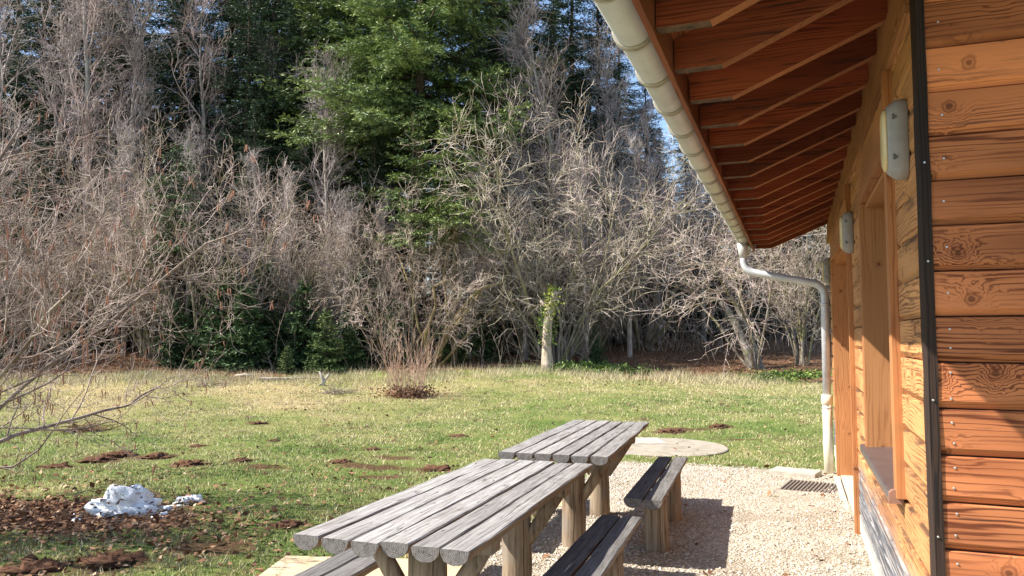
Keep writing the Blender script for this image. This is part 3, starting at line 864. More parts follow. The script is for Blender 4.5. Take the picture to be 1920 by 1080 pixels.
def hazel(seed, H, spread, nstem, mats, dens=1.0, twr=.0085, lean=None, subl=1.0, droop=.0, arch=-.03, tmin=.22):
    """many stemmed hazel: returns (stem mesh, crown mesh, twig polylines)"""
    g = np.random.default_rng(seed)
    az = np.arange(nstem) * 2.4 + g.uniform(-.4, .4, nstem)
    tilt = g.uniform(.08, 1.0, nstem) * spread
    Dr = np.stack([np.cos(az) * np.sin(tilt), np.sin(az) * np.sin(tilt), np.cos(tilt)], -1)
    if lean is not None: Dr = unit(Dr + np.array(lean))
    P = np.stack([np.cos(az) * .2, np.sin(az) * .2, np.full(nstem, -.15)], -1) * g.uniform(.3, 1.2, (nstem, 1))
    P[:, 2] = -.15
    L = H * g.uniform(.65, 1.05, nstem)
    p0, r0 = grow(P, Dr, L, H * g.uniform(.0042, .0092, nstem), np.full(nstem, .012), 10, .10, .05, g, arch)
    n1 = int(11 * dens)
    P1, D1, R1, t1, _ = sprout(p0, r0, n1, tmin, .98, .75, g)
    L1 = H * .34 * subl * g.uniform(.5, 1.15, len(P1)) * (1.15 - .6 * t1)
    p1, r1 = grow(P1, D1, L1, np.minimum(R1 * .55, .018 if H > 6 else .014), np.full(len(P1), .0065 if H > 6 else .004), 6, .16, .05 - droop, g)
    n2 = int(8 * dens)
    P2, D2, R2, t2, _ = sprout(p1, r1, n2, .12, 1.0, .75, g)
    L2 = H * .125 * subl * g.uniform(.5, 1.2, len(P2))
    p2, r2 = grow(P2, D2, L2, np.minimum(R2 * .75, twr * 1.25), np.full(len(P2), twr * .7), 4, .2, .05 - droop, g)
    n3 = int(4.4 * dens)
    P3, D3, R3, t3, _ = sprout(p2, r2, n3, .1, 1.0, .8, g)
    L3 = H * .055 * g.uniform(.5, 1.3, len(P3))
    p3, r3 = grow(P3, D3, L3, np.full(len(P3), twr), np.full(len(P3), twr * .45), 2, .22, .05 - droop, g)
    sm = tube_mesh('trunk', [(p0, r0, 7), (p1, r1, 4)], mats[0])
    cm_ = tube_mesh('crown', [(p2, r2, 3), (p3, r3, 3)], mats[1])
    return sm, cm_, p3
def bare_tree(seed, H, mats, spread=.75, zmin=.28, dens=1.0, twr=.010):
    g = np.random.default_rng(seed)
    p0, r0 = grow(np.array([[0, 0, -.2]]), np.array([[g.uniform(-.06, .06), g.uniform(-.06, .06), 1.]]), np.array([H]),
                  np.array([H * .0125]), np.array([.025]), 18, .035, .03, g)
    n1 = int(30 * dens)
    P1, D1, R1, t1, _ = sprout(p0, r0, n1, zmin, .99, spread, g)
    L1 = H * .30 * g.uniform(.5, 1.1, n1) * (1.2 - .85 * t1)
    p1, r1 = grow(P1, D1, L1, np.minimum(R1 * .5, .06), np.full(n1, .012), 8, .13, .10, g)
    P2, D2, R2, t2, _ = sprout(p1, r1, int(8 * dens), .15, 1, .75, g)
    L2 = H * .085 * g.uniform(.5, 1.2, len(P2)) * (1.2 - .5 * t2)
    p2, r2 = grow(P2, D2, L2, np.minimum(R2 * .6, .02), np.full(len(P2), .009), 5, .18, .06, g)
    P3, D3, R3, t3, _ = sprout(p2, r2, int(5 * dens), .1, 1, .75, g)
    L3 = H * .038 * g.uniform(.5, 1.2, len(P3))
    p3, r3 = grow(P3, D3, L3, np.full(len(P3), twr), np.full(len(P3), twr * .6), 3, .2, .04, g)
    P4, D4, R4, t4, _ = sprout(p3, r3, 1, .25, .8, .75, g)
    p4, r4 = grow(P4, D4, H * .02 * g.uniform(.5, 1.2, len(P4)), np.full(len(P4), twr * .8), np.full(len(P4), twr * .5), 1, .2, .04, g)
    return (tube_mesh('trunk', [(p0, r0, 10)], mats[0]),
            tube_mesh('crown', [(p1, r1, 5), (p2, r2, 3), (p3, r3, 3), (p4, r4, 3)], mats[1]))
def shoots(P, Dr, Ls, Ws, rng, up):
    """needle covered shoots: a kite folded along its rib, two triangles each"""
    n = len(P)
    d = unit(Dr)
    s = unit(np.cross(d, unit(np.array([0, 0, 1.]) + rng.normal(size=(n, 3)) * up)))
    nm = np.cross(s, d)
    V = np.empty((n, 4, 3))
    V[:, 0] = P
    m = P + d * (Ls * .45)[:, None]
    V[:, 1] = m + s * Ws[:, None] - nm * (Ws * .25)[:, None]
    V[:, 2] = P + d * Ls[:, None]
    V[:, 3] = m - s * Ws[:, None] - nm * (Ws * .25)[:, None]
    i = np.arange(n)[:, None] * 4
    return V.reshape(-1, 3), np.concatenate([i + np.array([0, 1, 2]), i + np.array([0, 2, 3])])
def conifer(seed, H, R, z0, mats, whorl=.42, per=7, sag=-.10, tipup=.10, tw=.17, sh=.12, shl=.17, shw=.034, power=.85, flat=.25):
    g = np.random.default_rng(seed)
    zs = np.arange(z0, H * .985, whorl)
    zs = np.repeat(zs, per) + g.uniform(-.2, .2, len(zs) * per)
    n = len(zs)
    az = g.uniform(0, 2 * math.pi, n)
    rel = np.clip((H - zs) / (H - z0), .02, 1)
    L = R * rel ** power * g.uniform(.62, 1.12, n) + .12
    el = np.interp(rel, [0, .3, 1], [.75, .2, -.12]) + g.normal(0, .1, n)
    Dr = np.stack([np.cos(az) * np.cos(el), np.sin(az) * np.cos(el), np.sin(el)], -1)
    P = np.stack([np.zeros(n), np.zeros(n), zs], -1)
    p1, r1 = grow(P, Dr, L, .012 + .012 * L, np.full(n, .006), 7, .05, sag, g, tipup)
    # side twigs, both sides, flattened into sprays
    VS, FS, TS, o = [], [], [], 0
    tP, tD, tL, tT = [], [], [], []
    seg = np.linalg.norm(p1[:, 1:] - p1[:, :-1], axis=-1).sum(1)
    for i in range(n):
        c = max(3, int(seg[i] / tw))
        t = np.repeat(np.linspace(.10, .99, c), 2)
        k = np.minimum((t * 7).astype(int), 6); fr = (t * 7 - k)[:, None]
        a, b = p1[i, k], p1[i, k + 1]
        p = a + (b - a) * fr; tan = unit(b - a)
        sd = unit(np.cross(tan, np.array([0, 0, 1.]))) * np.tile([1, -1], c)[:, None]
        d = unit(tan * .65 + sd * .85 + g.normal(0, flat, (len(t), 3)) + np.array([0, 0, -.06]))
        tP.append(p); tD.append(d); tT.append(t)
        tL.append((.10 + .36 * seg[i] * np.clip(1.02 - t, .04, 1) ** .8 * (.35 + .65 * np.minimum(t * 3, 1))) * g.uniform(.7, 1.15, len(t)))
    tP, tD, tL, tT = map(np.concatenate, (tP, tD, tL, tT))
    tL = np.minimum(tL, 1.15)
    p2, r2 = grow(tP, tD, tL, np.full(len(tP), .006), np.full(len(tP), .003), 3, .08, -.04, g)
    cnt = np.maximum(2, (tL / sh).astype(int))
    idx = np.repeat(np.arange(len(tP)), cnt * 2)
    t = g.uniform(.0, 1, len(idx))
    k = np.minimum((t * 3).astype(int), 2); fr = (t * 3 - k)[:, None]
    a, b = p2[idx, k], p2[idx, k + 1]
    p = a + (b - a) * fr; tan = unit(b - a)
    sd = unit(np.cross(tan, np.array([0, 0, 1.]) + g.normal(0, .3, (len(idx), 3)))) * g.choice([-1, 1], len(idx))[:, None]
    d = unit(tan * .8 + sd * .65 + g.normal(0, .28, (len(idx), 3)) + np.array([0, 0, .10]))
    ls = shl * g.uniform(.6, 1.25, len(idx))
    V, Fq = shoots(p, d, ls, shw * g.uniform(.7, 1.2, len(idx)), g, .5)
    # young tips are paler
    tint = np.clip(.15 + .75 * tT[idx] * t + g.normal(0, .15, len(idx)), 0, 1)
    crown = np_mesh('crown', V, [Fq], mats[1], False, attrs={'tint': np.repeat(tint, 4)})
    p0 = np.zeros((1, 12, 3)); p0[0, :, 2] = np.linspace(-.2, H, 12)
    trunk = tube_mesh('trunk', [(p0, np.linspace(H * .013, .02, 12)[None], 10), (p1, r1, 3)], mats[0])
    return trunk, crown
def tree_thing(name, meshes, px, d, scale, rz, label, cat, group=None, tint=(1, 1, 1), ttint=None, sz=None, lean=(0, 0)):
    x, y, z = spot(px, d)
    r = empty(name, label, cat, (x, y, z - .05), rz, group)
    r.scale = (scale, scale, sz or scale)
    r.rotation_euler = (lean[0], lean[1], rz)
    for nm, me, c in zip(('trunk', 'crown'), meshes, (ttint or tint, tint)):
        o = link(nm, me, r); o.color = (*c, 1)
    return r

HZ = [hazel(100 + i, 8.0, sp, ns, (M_stem, M_twig), .93, .0066, arch=ar, droop=dp)[:2]
      for i, (sp, ns, ar, dp) in enumerate(((.75, 13, -.05, 0), (.48, 16, -.01, 0), (.95, 12, -.10, .03), (.40, 9, .01, 0), (.65, 18, -.07, .05)))]
BT = [bare_tree(200 + i, 18.0, (M_bare, M_baretwig), spd, zm)[:2] for i, (spd, zm) in enumerate(((.7, .25), (.55, .35)))]
FIR = conifer(301, 30.0, 6.6, 5.0, (M_firbark, M_fir), whorl=.62, per=8, sh=.075, shl=.21, shw=.024, tw=.20, flat=.18)
HERO = conifer(305, 27.0, 6.4, 10.2, (M_firbark, M_fir), whorl=.60, per=9, sh=.07, shl=.21, shw=.025, tw=.19, flat=.18)
FIR2 = conifer(302, 27.0, 5.6, 1.5, (M_firbark, M_fir), whorl=.5, per=7, sag=-.16, tipup=.12, tw=.26, sh=.10, shl=.25, shw=.032)
YFIR = conifer(303, 10.5, 1.9, 5.4, (M_firbark, M_fir), whorl=.45, per=7, tw=.14, sh=.07, shl=.17, shw=.022, power=.7)
SPR = conifer(304, 3.0, 1.25, .10, (M_firbark, M_fir), whorl=.20, per=8, tw=.10, sh=.07, shl=.14, shw=.027)

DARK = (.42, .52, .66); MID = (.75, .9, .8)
# big conifers
NEARCON = {(340, 32.6): 'low dark conifer behind the brown left hazel', (470, 32.5): 'low dark conifer behind the pale rounded hazel', (560, 33): 'low dark conifer left of the slender pale sapling',
    (700, 33.4): 'low dark conifer below the mid green fir', (830, 33): 'low dark conifer below the young bright fir', (925, 33.2): 'low dark conifer right of the young bright fir',
    (1050, 34): 'low dark conifer behind the large pale hazel', (185, 33.4): 'low dark conifer at the foot of the tall pale trunk', (65, 33): 'low dark conifer at the left edge under the bare trees',
    (1150, 37): 'low dark conifer behind the tall leaning hazel', (1125, 41): 'tall dark conifer between the leaning bare trunk and the gutter', (455, 35.5): 'mid height dark conifer left of the dark blue green one',
    (560, 36.5): 'mid height dark conifer left of the mid green fir', (930, 37): 'mid height dark conifer right of the brightest fir', (1240, 40): 'low dark conifer behind the gutter outlet, leftmost there'}
tree_thing('fir_tree', HERO, 785, 34, 1.0, .4, 'tall bright yellow green fir above the bare hazels', 'fir tree', tint=(1.45, 1.45, 1.3))
tree_thing('fir_tree', FIR, 655, 38, 1.02, 2.1, 'tall mid green fir left of the brightest fir', 'fir tree', tint=(1.15, 1.2, 1.05))
for i, (px, d, s, k, lab) in enumerate((
    (505, 39, 1.05, 1, 'dark blue green conifer left of the mid green fir'),
    (985, 40, 1.05, 1, 'dark conifer close to the right of the brightest fir'),
    (1165, 47, .80, 1, 'dark loose conifer with sky showing through, beside the gutter'),
    (340, 32.6, .36, 1, None), (470, 32.5, .42, 1, None), (560, 33, .40, 1, None), (700, 33.4, .42, 1, None), (830, 33, .36, 1, None), (925, 33.2, .44, 1, None), (1050, 34, .42, 1, None), (185, 33.4, .40, 1, None), (65, 33, .42, 1, None), (-60, 33, .42, 1, None), (1240, 40, .42, 1, None), (1330, 41, .36, 1, None), (1440, 40, .34, 1, None), (1545, 40, .36, 1, None), (1150, 37, .40, 1, None), (1075, 43, .92, 1, None), (1395, 38, .33, 1, None), (1300, 38.5, .33, 1, None), (1490, 38, .33, 1, None), (1215, 43, .60, 1, None), (1125, 41, .86, 1, None), (455, 35.5, .72, 1, None), (560, 36.5, .80, 1, None), (690, 36, .62, 1, None), (930, 37, .85, 1, None), (1035, 37, .62, 1, None), (1110, 38, .5, 1, None), (330, 37, .8, 1, None), (210, 38, .85, 1, None), (60, 37.5, .85, 1, None), (-80, 38, .85, 1, None),
    (330, 44, 1.05, 1, None), (100, 43, 1.1, 1, None), (205, 47, 1.1, 0, None), (-60, 45, 1.1, 1, None), (420, 48, 1.1, 0, None),
    (580, 47, 1.15, 0, None), (720, 46, 1.1, 1, None), (890, 46, 1.15, 0, None), (1040, 50, .95, 1, None), (1290, 52, .62, 1, None),
    (1420, 50, .60, 0, None), (1540, 49, .62, 1, None), (-220, 46, 1.1, 0, None), (1660, 50, .7, 1, None), (10, 50, 1.1, 1, None), (1350, 46, .48, 1, None), (1480, 44, .45, 1, None), (1230, 44, .45, 1, None))):
    lab = lab or NEARCON.get((px, d))
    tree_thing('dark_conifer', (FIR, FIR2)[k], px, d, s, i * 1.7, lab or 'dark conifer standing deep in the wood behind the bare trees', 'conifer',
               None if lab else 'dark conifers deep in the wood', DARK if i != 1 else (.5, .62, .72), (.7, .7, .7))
tree_thing('young_fir', YFIR, 852, 28.6, .98, .9, 'young bright green fir among bare branches below the tallest fir', 'fir tree', tint=(1.5, 1.5, 1.1))
tree_thing('young_fir', YFIR, 772, 29.4, .96, 2.2, 'young fir half hidden left of the bright young fir', 'fir tree', tint=(1.2, 1.25, 1.0))
tree_thing('young_fir', YFIR, 322, 29.2, .86, 4.0, 'young dull green fir among pale hazel twigs at the left', 'fir tree', tint=(.8, .9, .9))
for i, (px, d, s, lab) in enumerate(((430, 28.6, 1.35, 'dark bushy young spruce at the wood edge, left of the fallen branch'),
    (385, 29.5, 1.15, 'dark young spruce leftmost at the foot of the hazels'), (500, 30.0, 1.3, 'dark young spruce in deep shade right of the bushy spruce'),
    (612, 27.6, .75, 'small bright green spruce at the wood edge behind the forked stump'), (690, 31, 1.3, 'dark young spruce behind the red shoot bush'),
    (905, 30.5, .75, 'low dark spruce just left of the broken ivy stump'), (540, 27.2, .33, 'tiny yellow green spruce seedling at the grass edge'),
    (460, 27.9, 1.0, 'dark young spruce just right of the bushy spruce at the wood edge'), (570, 28.9, 1.05, 'dark young spruce behind the small bright spruce'), (740, 29.6, .8, 'low dark spruce left of the mossy limbs, behind the red shoots'), (330, 28.9, .8, 'low dark spruce behind the tips of the catkin hazel'), (650, 28.4, .7, 'low dark spruce between the small bright spruce and the red shoots'), (850, 29.4, .7, 'low dark spruce right of the red shoots'),
    (1115, 29.2, .45, 'small green spruce right of the broken ivy stump'))):
    tree_thing('young_spruce', SPR, px, d, s, i * 1.3, lab, 'spruce', 'young spruces along the wood edge', (.62, .78, .68) if i not in (3, 6) else (1.1, 1.15, .9))

# bare tall trees
for i, (px, d, s, k, lab, ln) in enumerate((
    (165, 33, 1.05, 0, 'tall pale bare trunk rising through the left of the wood', (0, 0)),
    (72, 34, 1.0, 1, 'bare grey tree left of the tall pale trunk', (0, .03)), (245, 35, .95, 1, 'bare grey tree right of the tall pale trunk', (0, 0)),
    (385, 36, .95, 0, 'bare tree with pinkish crown before the dark conifer', (0, 0)), (-30, 33, 1.0, 0, 'bare tree at the left edge of the photograph', (0, 0)),
    (622, 32, .70, 1, 'slender pale bare sapling in front of the mid green fir', (0, .02)), (1085, 33, .86, 0, 'leaning bare tree with thick grey trunk right of the brightest fir', (.05, -.10)),
    (965, 34, .78, 0, 'bare tree between the brightest fir and the leaning trunk', (0, 0)), (1160, 36, .84, 1, 'bare tree with long fine twigs next to the gutter', (0, 0)),
    (1235, 35, .62, 0, 'low bare tree under the lower half of the gutter', (0, 0)), (475, 37, .8, 1, 'bare tree before the dark blue green conifer', (0, 0)),
    (1320, 37, .52, 1, 'bare tree behind the gutter outlet', (0, 0)), (200, 40, 1.05, 0, 'bare tree far back between pale trunks', (0, 0)))):
    tree_thing('bare_tree', BT[k], px, d, s, i * 2.1, lab, 'bare tree', 'bare trees of the wood', (1, .95, .93) if i % 3 else (1.1, .95, .90), (1.15, 1.12, 1.1), lean=ln)

for i, (px, d, s_, k, lab) in enumerate(((545, 30.5, .42, 1, 'thin pale sapling left of the slender pale sapling'), (640, 29.6, .36, 1, 'thin white barked sapling left of the red shoot bush'), (880, 30.2, .42, 0, 'thin sapling right of the red shoot bush'),
    (985, 30.8, .46, 1, 'thin sapling just left of the broken ivy stump'), (1100, 30.2, .44, 1, 'thin pale sapling right of the broken ivy stump'), (350, 31.2, .50, 1, 'thin sapling left of the pale rounded hazel'), (470, 31.4, .46, 0, 'thin sapling right of the pale rounded hazel'),
    (1180, 31.5, .50, 0, 'thin sapling below the middle of the gutter'), (720, 31, .38, 0, 'thin sapling directly behind the red shoot bush'), (235, 31.5, .52, 1, 'thin sapling above the catkin hazel'))):
    tree_thing('sapling', BT[k], px, d, s_, i * 1.4, lab, 'sapling', 'saplings at the wood edge', (1.15, 1.1, 1.05), (1.4, 1.35, 1.3))
# hazels along the wood edge
for i, (px, d, s, k, lab, tn) in enumerate((
    (400, 29.5, 1.10, 0, 'pale rounded hazel bush left of the centre of the wood edge', (1.08, .98, .95)),
    (610, 30, .80, 3, 'many stemmed hazel left of the red shoot bush', (.95, .9, .85)),
    (775, 29, .80, 2, 'arching hazel with mossy limbs behind the red shoot bush', (1.15, 1.05, 1)),
    (1045, 29.6, 1.18, 4, 'large pale hazel fanning out behind the broken ivy stump', (1.15, 1.12, 1.0)),
    (1200, 34, 1.35, 2, 'tall hazel leaning right of the broken ivy stump', (1.05, .98, .98)),
    (1500, 29.0, .90, 3, 'many stemmed hazel next to the downpipe', (1.1, 1.05, .98)),
    (285, 31, 1.05, 1, 'brown hazel behind the near catkin hazel', (1, .92, .86)),
    (125, 30, .90, 2, 'hazel under the tall pale trunk at left', (1.0, .92, .88)),
    (-20, 29, 1.0, 4, 'hazel at the left edge of the wood', (1, .92, .88)),
    (525, 31.5, .85, 4, 'dim hazel between two dark spruces', (.85, .8, .8)),
    (905, 31.5, .80, 3, 'hazel between the red shoot bush and the broken ivy stump', (1.0, .95, .9)),
    (985, 32, 1.05, 2, 'tall hazel reaching up right of the young bright fir', (1.1, 1.02, 1.0)), (1110, 33, 1.3, 1, 'tall hazel tangle below the leaning bare trunk', (1.12, 1.05, 1.02)),
    (-160, 29, 1.0, 1, 'hazel beyond the left edge of the wood', (1, .92, .88)))):
    tree_thing('hazel_bush', HZ[k], px, d, s, i * 1.9, lab, 'hazel', 'hazels along the wood edge', tn, (1.1, 1.08, 1.0))
# tree with a bent double trunk, right
one = hazel(150, 8.4, .95, 4, (M_stem, M_twig), 1.25, .0068, lean=(-.30, 0, .35), subl=1.2, droop=.025, arch=-.09, tmin=.42)[:2]
x, y, z = spot(1412, 28.2)
bt = empty('bent_tree', 'bent grey double trunk tree with drooping twigs, left of the downpipe', 'tree', (x, y, z))
o = link('crown', one[1], bt); o.color = (1.12, 1.03, .98, 1)
o = link('trunk', one[0], bt); o.color = (1.0, .95, .85, 1); 
gk = np.random.default_rng(5)
p0, r0 = grow(np.array([[0, 0, -.2], [.3, .1, -.2]]), np.array([[-.22, 0, 1.], [-.40, 0, 1.]]), np.array([3.0, 3.2]), np.array([.20, .15]), np.array([.10, .07]), 8, .07, .03, gk)
o = link('lower_trunk', tube_mesh('lower_trunk', [(p0, r0, 10)], M_stem), bt)

# mossy limbs arching low over the wood edge
x, y, z = spot(812, 28.0)
ml = empty('mossy_tree', 'low tree with yellow mossy limbs bent to the right behind the red shoots', 'tree', (x, y, z), YAW)
m = MB()
for pts, r0_, r1_ in (([(0, 0, -.2), (.15, .2, .7), (.7, .3, 1.6), (1.3, .2, 2.5), (1.75, .1, 2.95), (2.5, 0, 3.15), (2.75, 0, 3.3)], .15, .06),
        ([(.1, .1, .3), (.6, .5, 1.3), (1.4, .4, 2.3), (1.8, .3, 2.9), (2.05, .2, 3.45)], .12, .05), ([(-.1, 0, 0), (-.3, .2, 1.2), (.1, .1, 2.3), (.0, 0, 3.0), (.5, -.1, 3.25), (.65, -.1, 3.2)], .12, .07),
        ([(0, .2, 0), (-.6, .4, 1.5), (-.9, .4, 3.0), (-1.4, .3, 4.3)], .10, .03), ([(.2, .3, .2), (.5, .5, 2.0), (.35, .4, 3.6), (.6, .3, 5.0)], .09, .03), ([(.3, .3, .1), (1.5, .6, 1.5), (2.3, .6, 2.2), (2.9, .5, 3.9)], .09, .03)):
    n = len(pts); m.tube(pts, [.62 * (r0_ + (r1_ - r0_) * i / (n - 1)) * random.uniform(.88, 1.12) for i in range(n)], 9)
o = m.build('limbs', M_stem, ml); o.color = (1.1, .95, .65, 1)

# broken stump with ivy
x, y, z = spot(1025, 26.9)
st = empty('broken_stump', 'broken upright trunk with pale bark and yellow green ivy on top', 'stump', (x, y, z))
m = MB()
m.tube([(0, 0, -.2), (.02, 0, .25), (-.02, .02, .9), (.05, 0, 1.7), (.18, .02, 2.35), (.30, 0, 2.75), (.34, .02, 2.85)], [.30, .22, .17, .165, .15, .12, .05], 12)
m.tube([(.1, 0, 1.9), (-.05, 0, 2.3), (-.25, 0, 2.5)], [.10, .08, .03], 8)
o = m.build('trunk', M_bare, st); o.color = (1.7, 1.5, 1.3, 1)
def leaf_cloud(name, n, fn, size, mat, parent, seed, loc=(0, 0, 0), kind='stuff'):
    g = np.random.default_rng(seed)
    P = fn(g, n)
    d = unit(g.normal(size=(n, 3)) + np.array([0, 0, .3]))
    V, Fq = shoots(P, d, size * g.uniform(.6, 1.3, n), size * .4 * g.uniform(.7, 1.2, n), g, .9)
    o = link(name, np_mesh(name, V, [Fq], mat, attrs={'tint': np.repeat(g.uniform(0, 1, n), 4)}), parent, loc)
    o['kind'] = kind
    return o
leaf_cloud('ivy', 420, lambda g, n: np.array([.20, 0, 2.5]) + g.normal(size=(n, 3)) * np.array([.13, .13, .26]), .11, M_ivy, st, 61).color = (1.7, 1.45, 1, 1)
leaf_cloud('ivy', 520, lambda g, n: np.stack([.02 + g.normal(0, .17, n), g.normal(0, .2, n), g.uniform(.9, 2.3, n)], -1), .09, M_ivy, st, 62).color = (.9, 1, .9, 1)

# red shoot bush standing in the lawn
x, y, z = spot(768, 20.6)
rb = empty('shoot_bush', 'bush of upright reddish shoots standing alone in the lawn', 'bush', (x, y, z))
rb.scale = (.88, .88, .86)
g = np.random.default_rng(71); n = 62
az = g.uniform(0, 6.283, n); tl = np.abs(g.normal(0, .36, n))
Pb = np.stack([np.cos(az) * .5, np.sin(az) * .5, np.zeros(n)], -1) * np.sqrt(g.uniform(0, 1, (n, 1))); Pb[:, 2] = -.05
p0, r0 = grow(Pb, np.stack([np.cos(az) * np.sin(tl), np.sin(az) * np.sin(tl), np.cos(tl)], -1), g.uniform(.9, 2.6, n), np.full(n, .0095), np.full(n, .004), 7, .06, .02, g)
P1, D1, R1, t1, _ = sprout(p0, r0, 3, .4, .95, .5, g)
p1, r1 = grow(P1, D1, g.uniform(.15, .6, len(P1)), np.full(len(P1), .006), np.full(len(P1), .004), 3, .1, .05, g)
link('shoots', tube_mesh('shoots', [(p0, r0, 5), (p1, r1, 3)], M_redtwig), rb).color = (1.15, 1.05, 1, 1)
g2 = np.random.default_rng(72); n = 800
P1 = np.stack([g2.normal(0, .42, n), g2.normal(0, .36, n), np.abs(g2.normal(0, .14, n))], -1)
V, Fq = shoots(P1, g2.normal(size=(n, 3)) + np.array([0, 0, .2]), np.full(n, .12), np.full(n, .03), g2, .9)
o = link('dead_leaves', np_mesh('dead_leaves', V, [Fq], M_leafbrown), rb); o['kind'] = 'stuff'

# near hazel with catkins, trunk outside the left edge
hx, hy = -7.75, 3.85
hz = float(hgt(hx, hy))
nm = hazel(401, 4.5, .98, 16, (M_neartwig, M_neartwig), 1.05, .0027, lean=(.08, .08, .10), subl=.9, arch=-.01, droop=-.03)
nh = empty('catkin_hazel', 'near hazel with hanging reddish catkins reaching in from the left', 'hazel', (hx, hy, hz))
o = link('trunk', nm[0], nh); o.color = (.8, .75, .7, 1)
o = link('crown', nm[1], nh); o.color = (1.1, 1.03, 1, 1)
g = np.random.default_rng(77)
tips = nm[2][:, -1]
sel = g.choice(len(tips), 1150, replace=False)
cp_ = np.repeat(tips[sel], 2, 0) + g.normal(0, .012, (2300, 3))
pts, rad = grow(cp_, np.tile([[0, 0, -1.]], (2300, 1)), g.uniform(.05, .095, 2300), np.full(2300, .0045), np.full(2300, .004), 3, .12, -.2, g)
rad[:, 1:3] = .0058
o = link('catkins', tube_mesh('catkins', [(pts, rad, 4)], M_catkin), nh); o['kind'] = 'stuff'; o.color = (1, 1, 1, 1)

# ------------------------------------------------------------------ small things on the lawn
# old snow heap
def lump(seed, rx, ry, rz_, amp=.35, nu=30, nv=13, freq=3.0, octv=4):
    m = MB(); v = []; off = Vector((seed * 3.7, seed, 0))
    for j in range(nv):
        ph = math.pi / 2 * (1 - j / (nv - 1)) - .15 * (j == nv - 1)
        for i in range(nu):
            th = 2 * math.pi * i / nu
            d = Vector((math.cos(th) * math.cos(ph), math.sin(th) * math.cos(ph), math.sin(ph)))
            k = 1 + amp * mnoise.fractal(d * freq * .6 + off, .8, 2.0, octv)
            v.append((d.x * rx * k, d.y * ry * k, d.z * rz_ * k))
    f = [(j * nu + i, (j + 1) * nu + i, (j + 1) * nu + (i + 1) % nu, j * nu + (i + 1) % nu) for j in range(nv - 1) for i in range(nu)]
    m.add(v, f, 0, True)
    return m
def debris(parent, n, rx, ry, rz_, seed):
    g = np.random.default_rng(seed)
    th = g.uniform(0, 6.283, n); ph = g.uniform(.1, 1.4, n)
    P = np.stack([np.cos(th) * np.cos(ph) * rx, np.sin(th) * np.cos(ph) * ry, np.sin(ph) * rz_], -1) * g.uniform(1.0, 1.12, (n, 1))
    V, Fq = shoots(P, g.normal(size=(n, 3)) * np.array([1, 1, .3]), g.uniform(.03, .09, n), g.uniform(.006, .018, n), g, .6)
    o = link('debris', np_mesh('debris', V, [Fq], M_soil), parent); o['kind'] = 'stuff'
sx, sy = -5.95, 5.42
hp = empty('snow_heap', 'dirty white heap of old snow on brown leaves', 'snow', (sx, sy, float(hgt(sx, sy)) - .02), .35)
lump(1, .28, .22, .24, .5, 40, 18, 3.0, 3).build('snow', M_snow, hp)
debris(hp, 120, .29, .24, .25, 81)
hp2 = empty('snow_heap', 'small grey remnant of snow right of the large heap', 'snow', (-5.72, 5.98, float(hgt(-5.72, 5.98)) - .02), .5)
lump(4, .14, .10, .08, .7).build('snow', M_snow, hp2)
debris(hp2, 110, .14, .10, .08, 82)
hp3 = empty('snow_heap', 'thin low skirt of snow spilling from the right foot of the heap', 'snow', (-5.83, 5.68, float(hgt(-5.83, 5.68)) - .02), .5)
lump(7, .20, .09, .05, .7).build('snow', M_snow, hp3)
debris(hp3, 80, .20, .09, .05, 83)
gs = np.random.default_rng(88)
for k in range(12):
    cx_, cy_ = gs.normal(0, .34), gs.normal(0, .24)
    lump(40 + k, .05 * gs.uniform(.5, 1.4), .04, .022, .8, 14, 6).build('snow_crumb', M_snow, hp, (cx_ + .1, cy_, .025), (0, 0, k))
# molehills
MOLE_LAB = {0: 'widest of the molehills clustered beyond the snow heap', 1: 'rightmost molehill of the cluster beyond the snow heap', 8: 'molehill behind the farther table, left of its neighbour', 9: 'molehill farthest right, beyond the rounded concrete pad',
    10: 'low molehill just left of the nearest table', 12: 'wide molehill at the bottom edge, left of the table', 7: 'lone molehill in the middle of the lawn', 16: 'dark molehill close to the left side of the farther table', 14: 'small molehill beyond the farther table, on the left', 15: 'molehill in the bottom left corner'}
mole_me = []
for k in range(4):
    mb = lump(20 + k, 1, 1, .34, .75, 26, 9, 5.5)
    mole_me.append(mb.mesh('molehill', M_soil))
for i, (x, y, r) in enumerate(MOLES):
    o = link('molehill', mole_me[i % 4], None, (x, y, float(hgt(x, y)) - .015), (0, 0, i * 1.1))
    o.scale = (r * .62, r * .52, r * .50)
    tag(o, MOLE_LAB.get(i, 'low brown molehill of loose soil on the lawn'), 'molehill', 'molehills dotted over the lawn')
# fallen branch, forked stump, brush piles, tuft
x, y, z = spot(545, 24.6)
fb = empty('fallen_branch', 'pale fallen branch lying along the grass edge', 'branch', (x, y, z + .05), YAW)
g = np.random.default_rng(91)
p0, r0 = grow(np.array([[-1.0, 0, .03]]), np.array([[1., .1, .03]]), np.array([2.2]), np.array([.06]), np.array([.03]), 10, .12, 0, g)
p0[..., 2] = np.clip(p0[..., 2], .02, .12)
P1, D1, R1, t1, _ = sprout(p0, r0, 7, .2, .95, .6, g); D1[:, 2] = np.abs(D1[:, 2]) * .3
p1, r1 = grow(P1, D1, g.uniform(.2, .6, 7), np.full(7, .015), np.full(7, .007), 4, .15, 0, g)
link('limb', tube_mesh('limb', [(p0, r0, 7)], M_bare), fb).color = (1.7, 1.6, 1.5, 1)
link('side_twigs', tube_mesh('side_twigs', [(p1, r1, 4)], M_bare), fb).color = (1.6, 1.5, 1.4, 1)
x, y, z = spot(607, 23.2)
m = MB(); m.tube([(0, 0, -.1), (.02, 0, .12), (-.03, .02, .28), (-.12, .03, .44)], [.075, .065, .05, .02], 8)
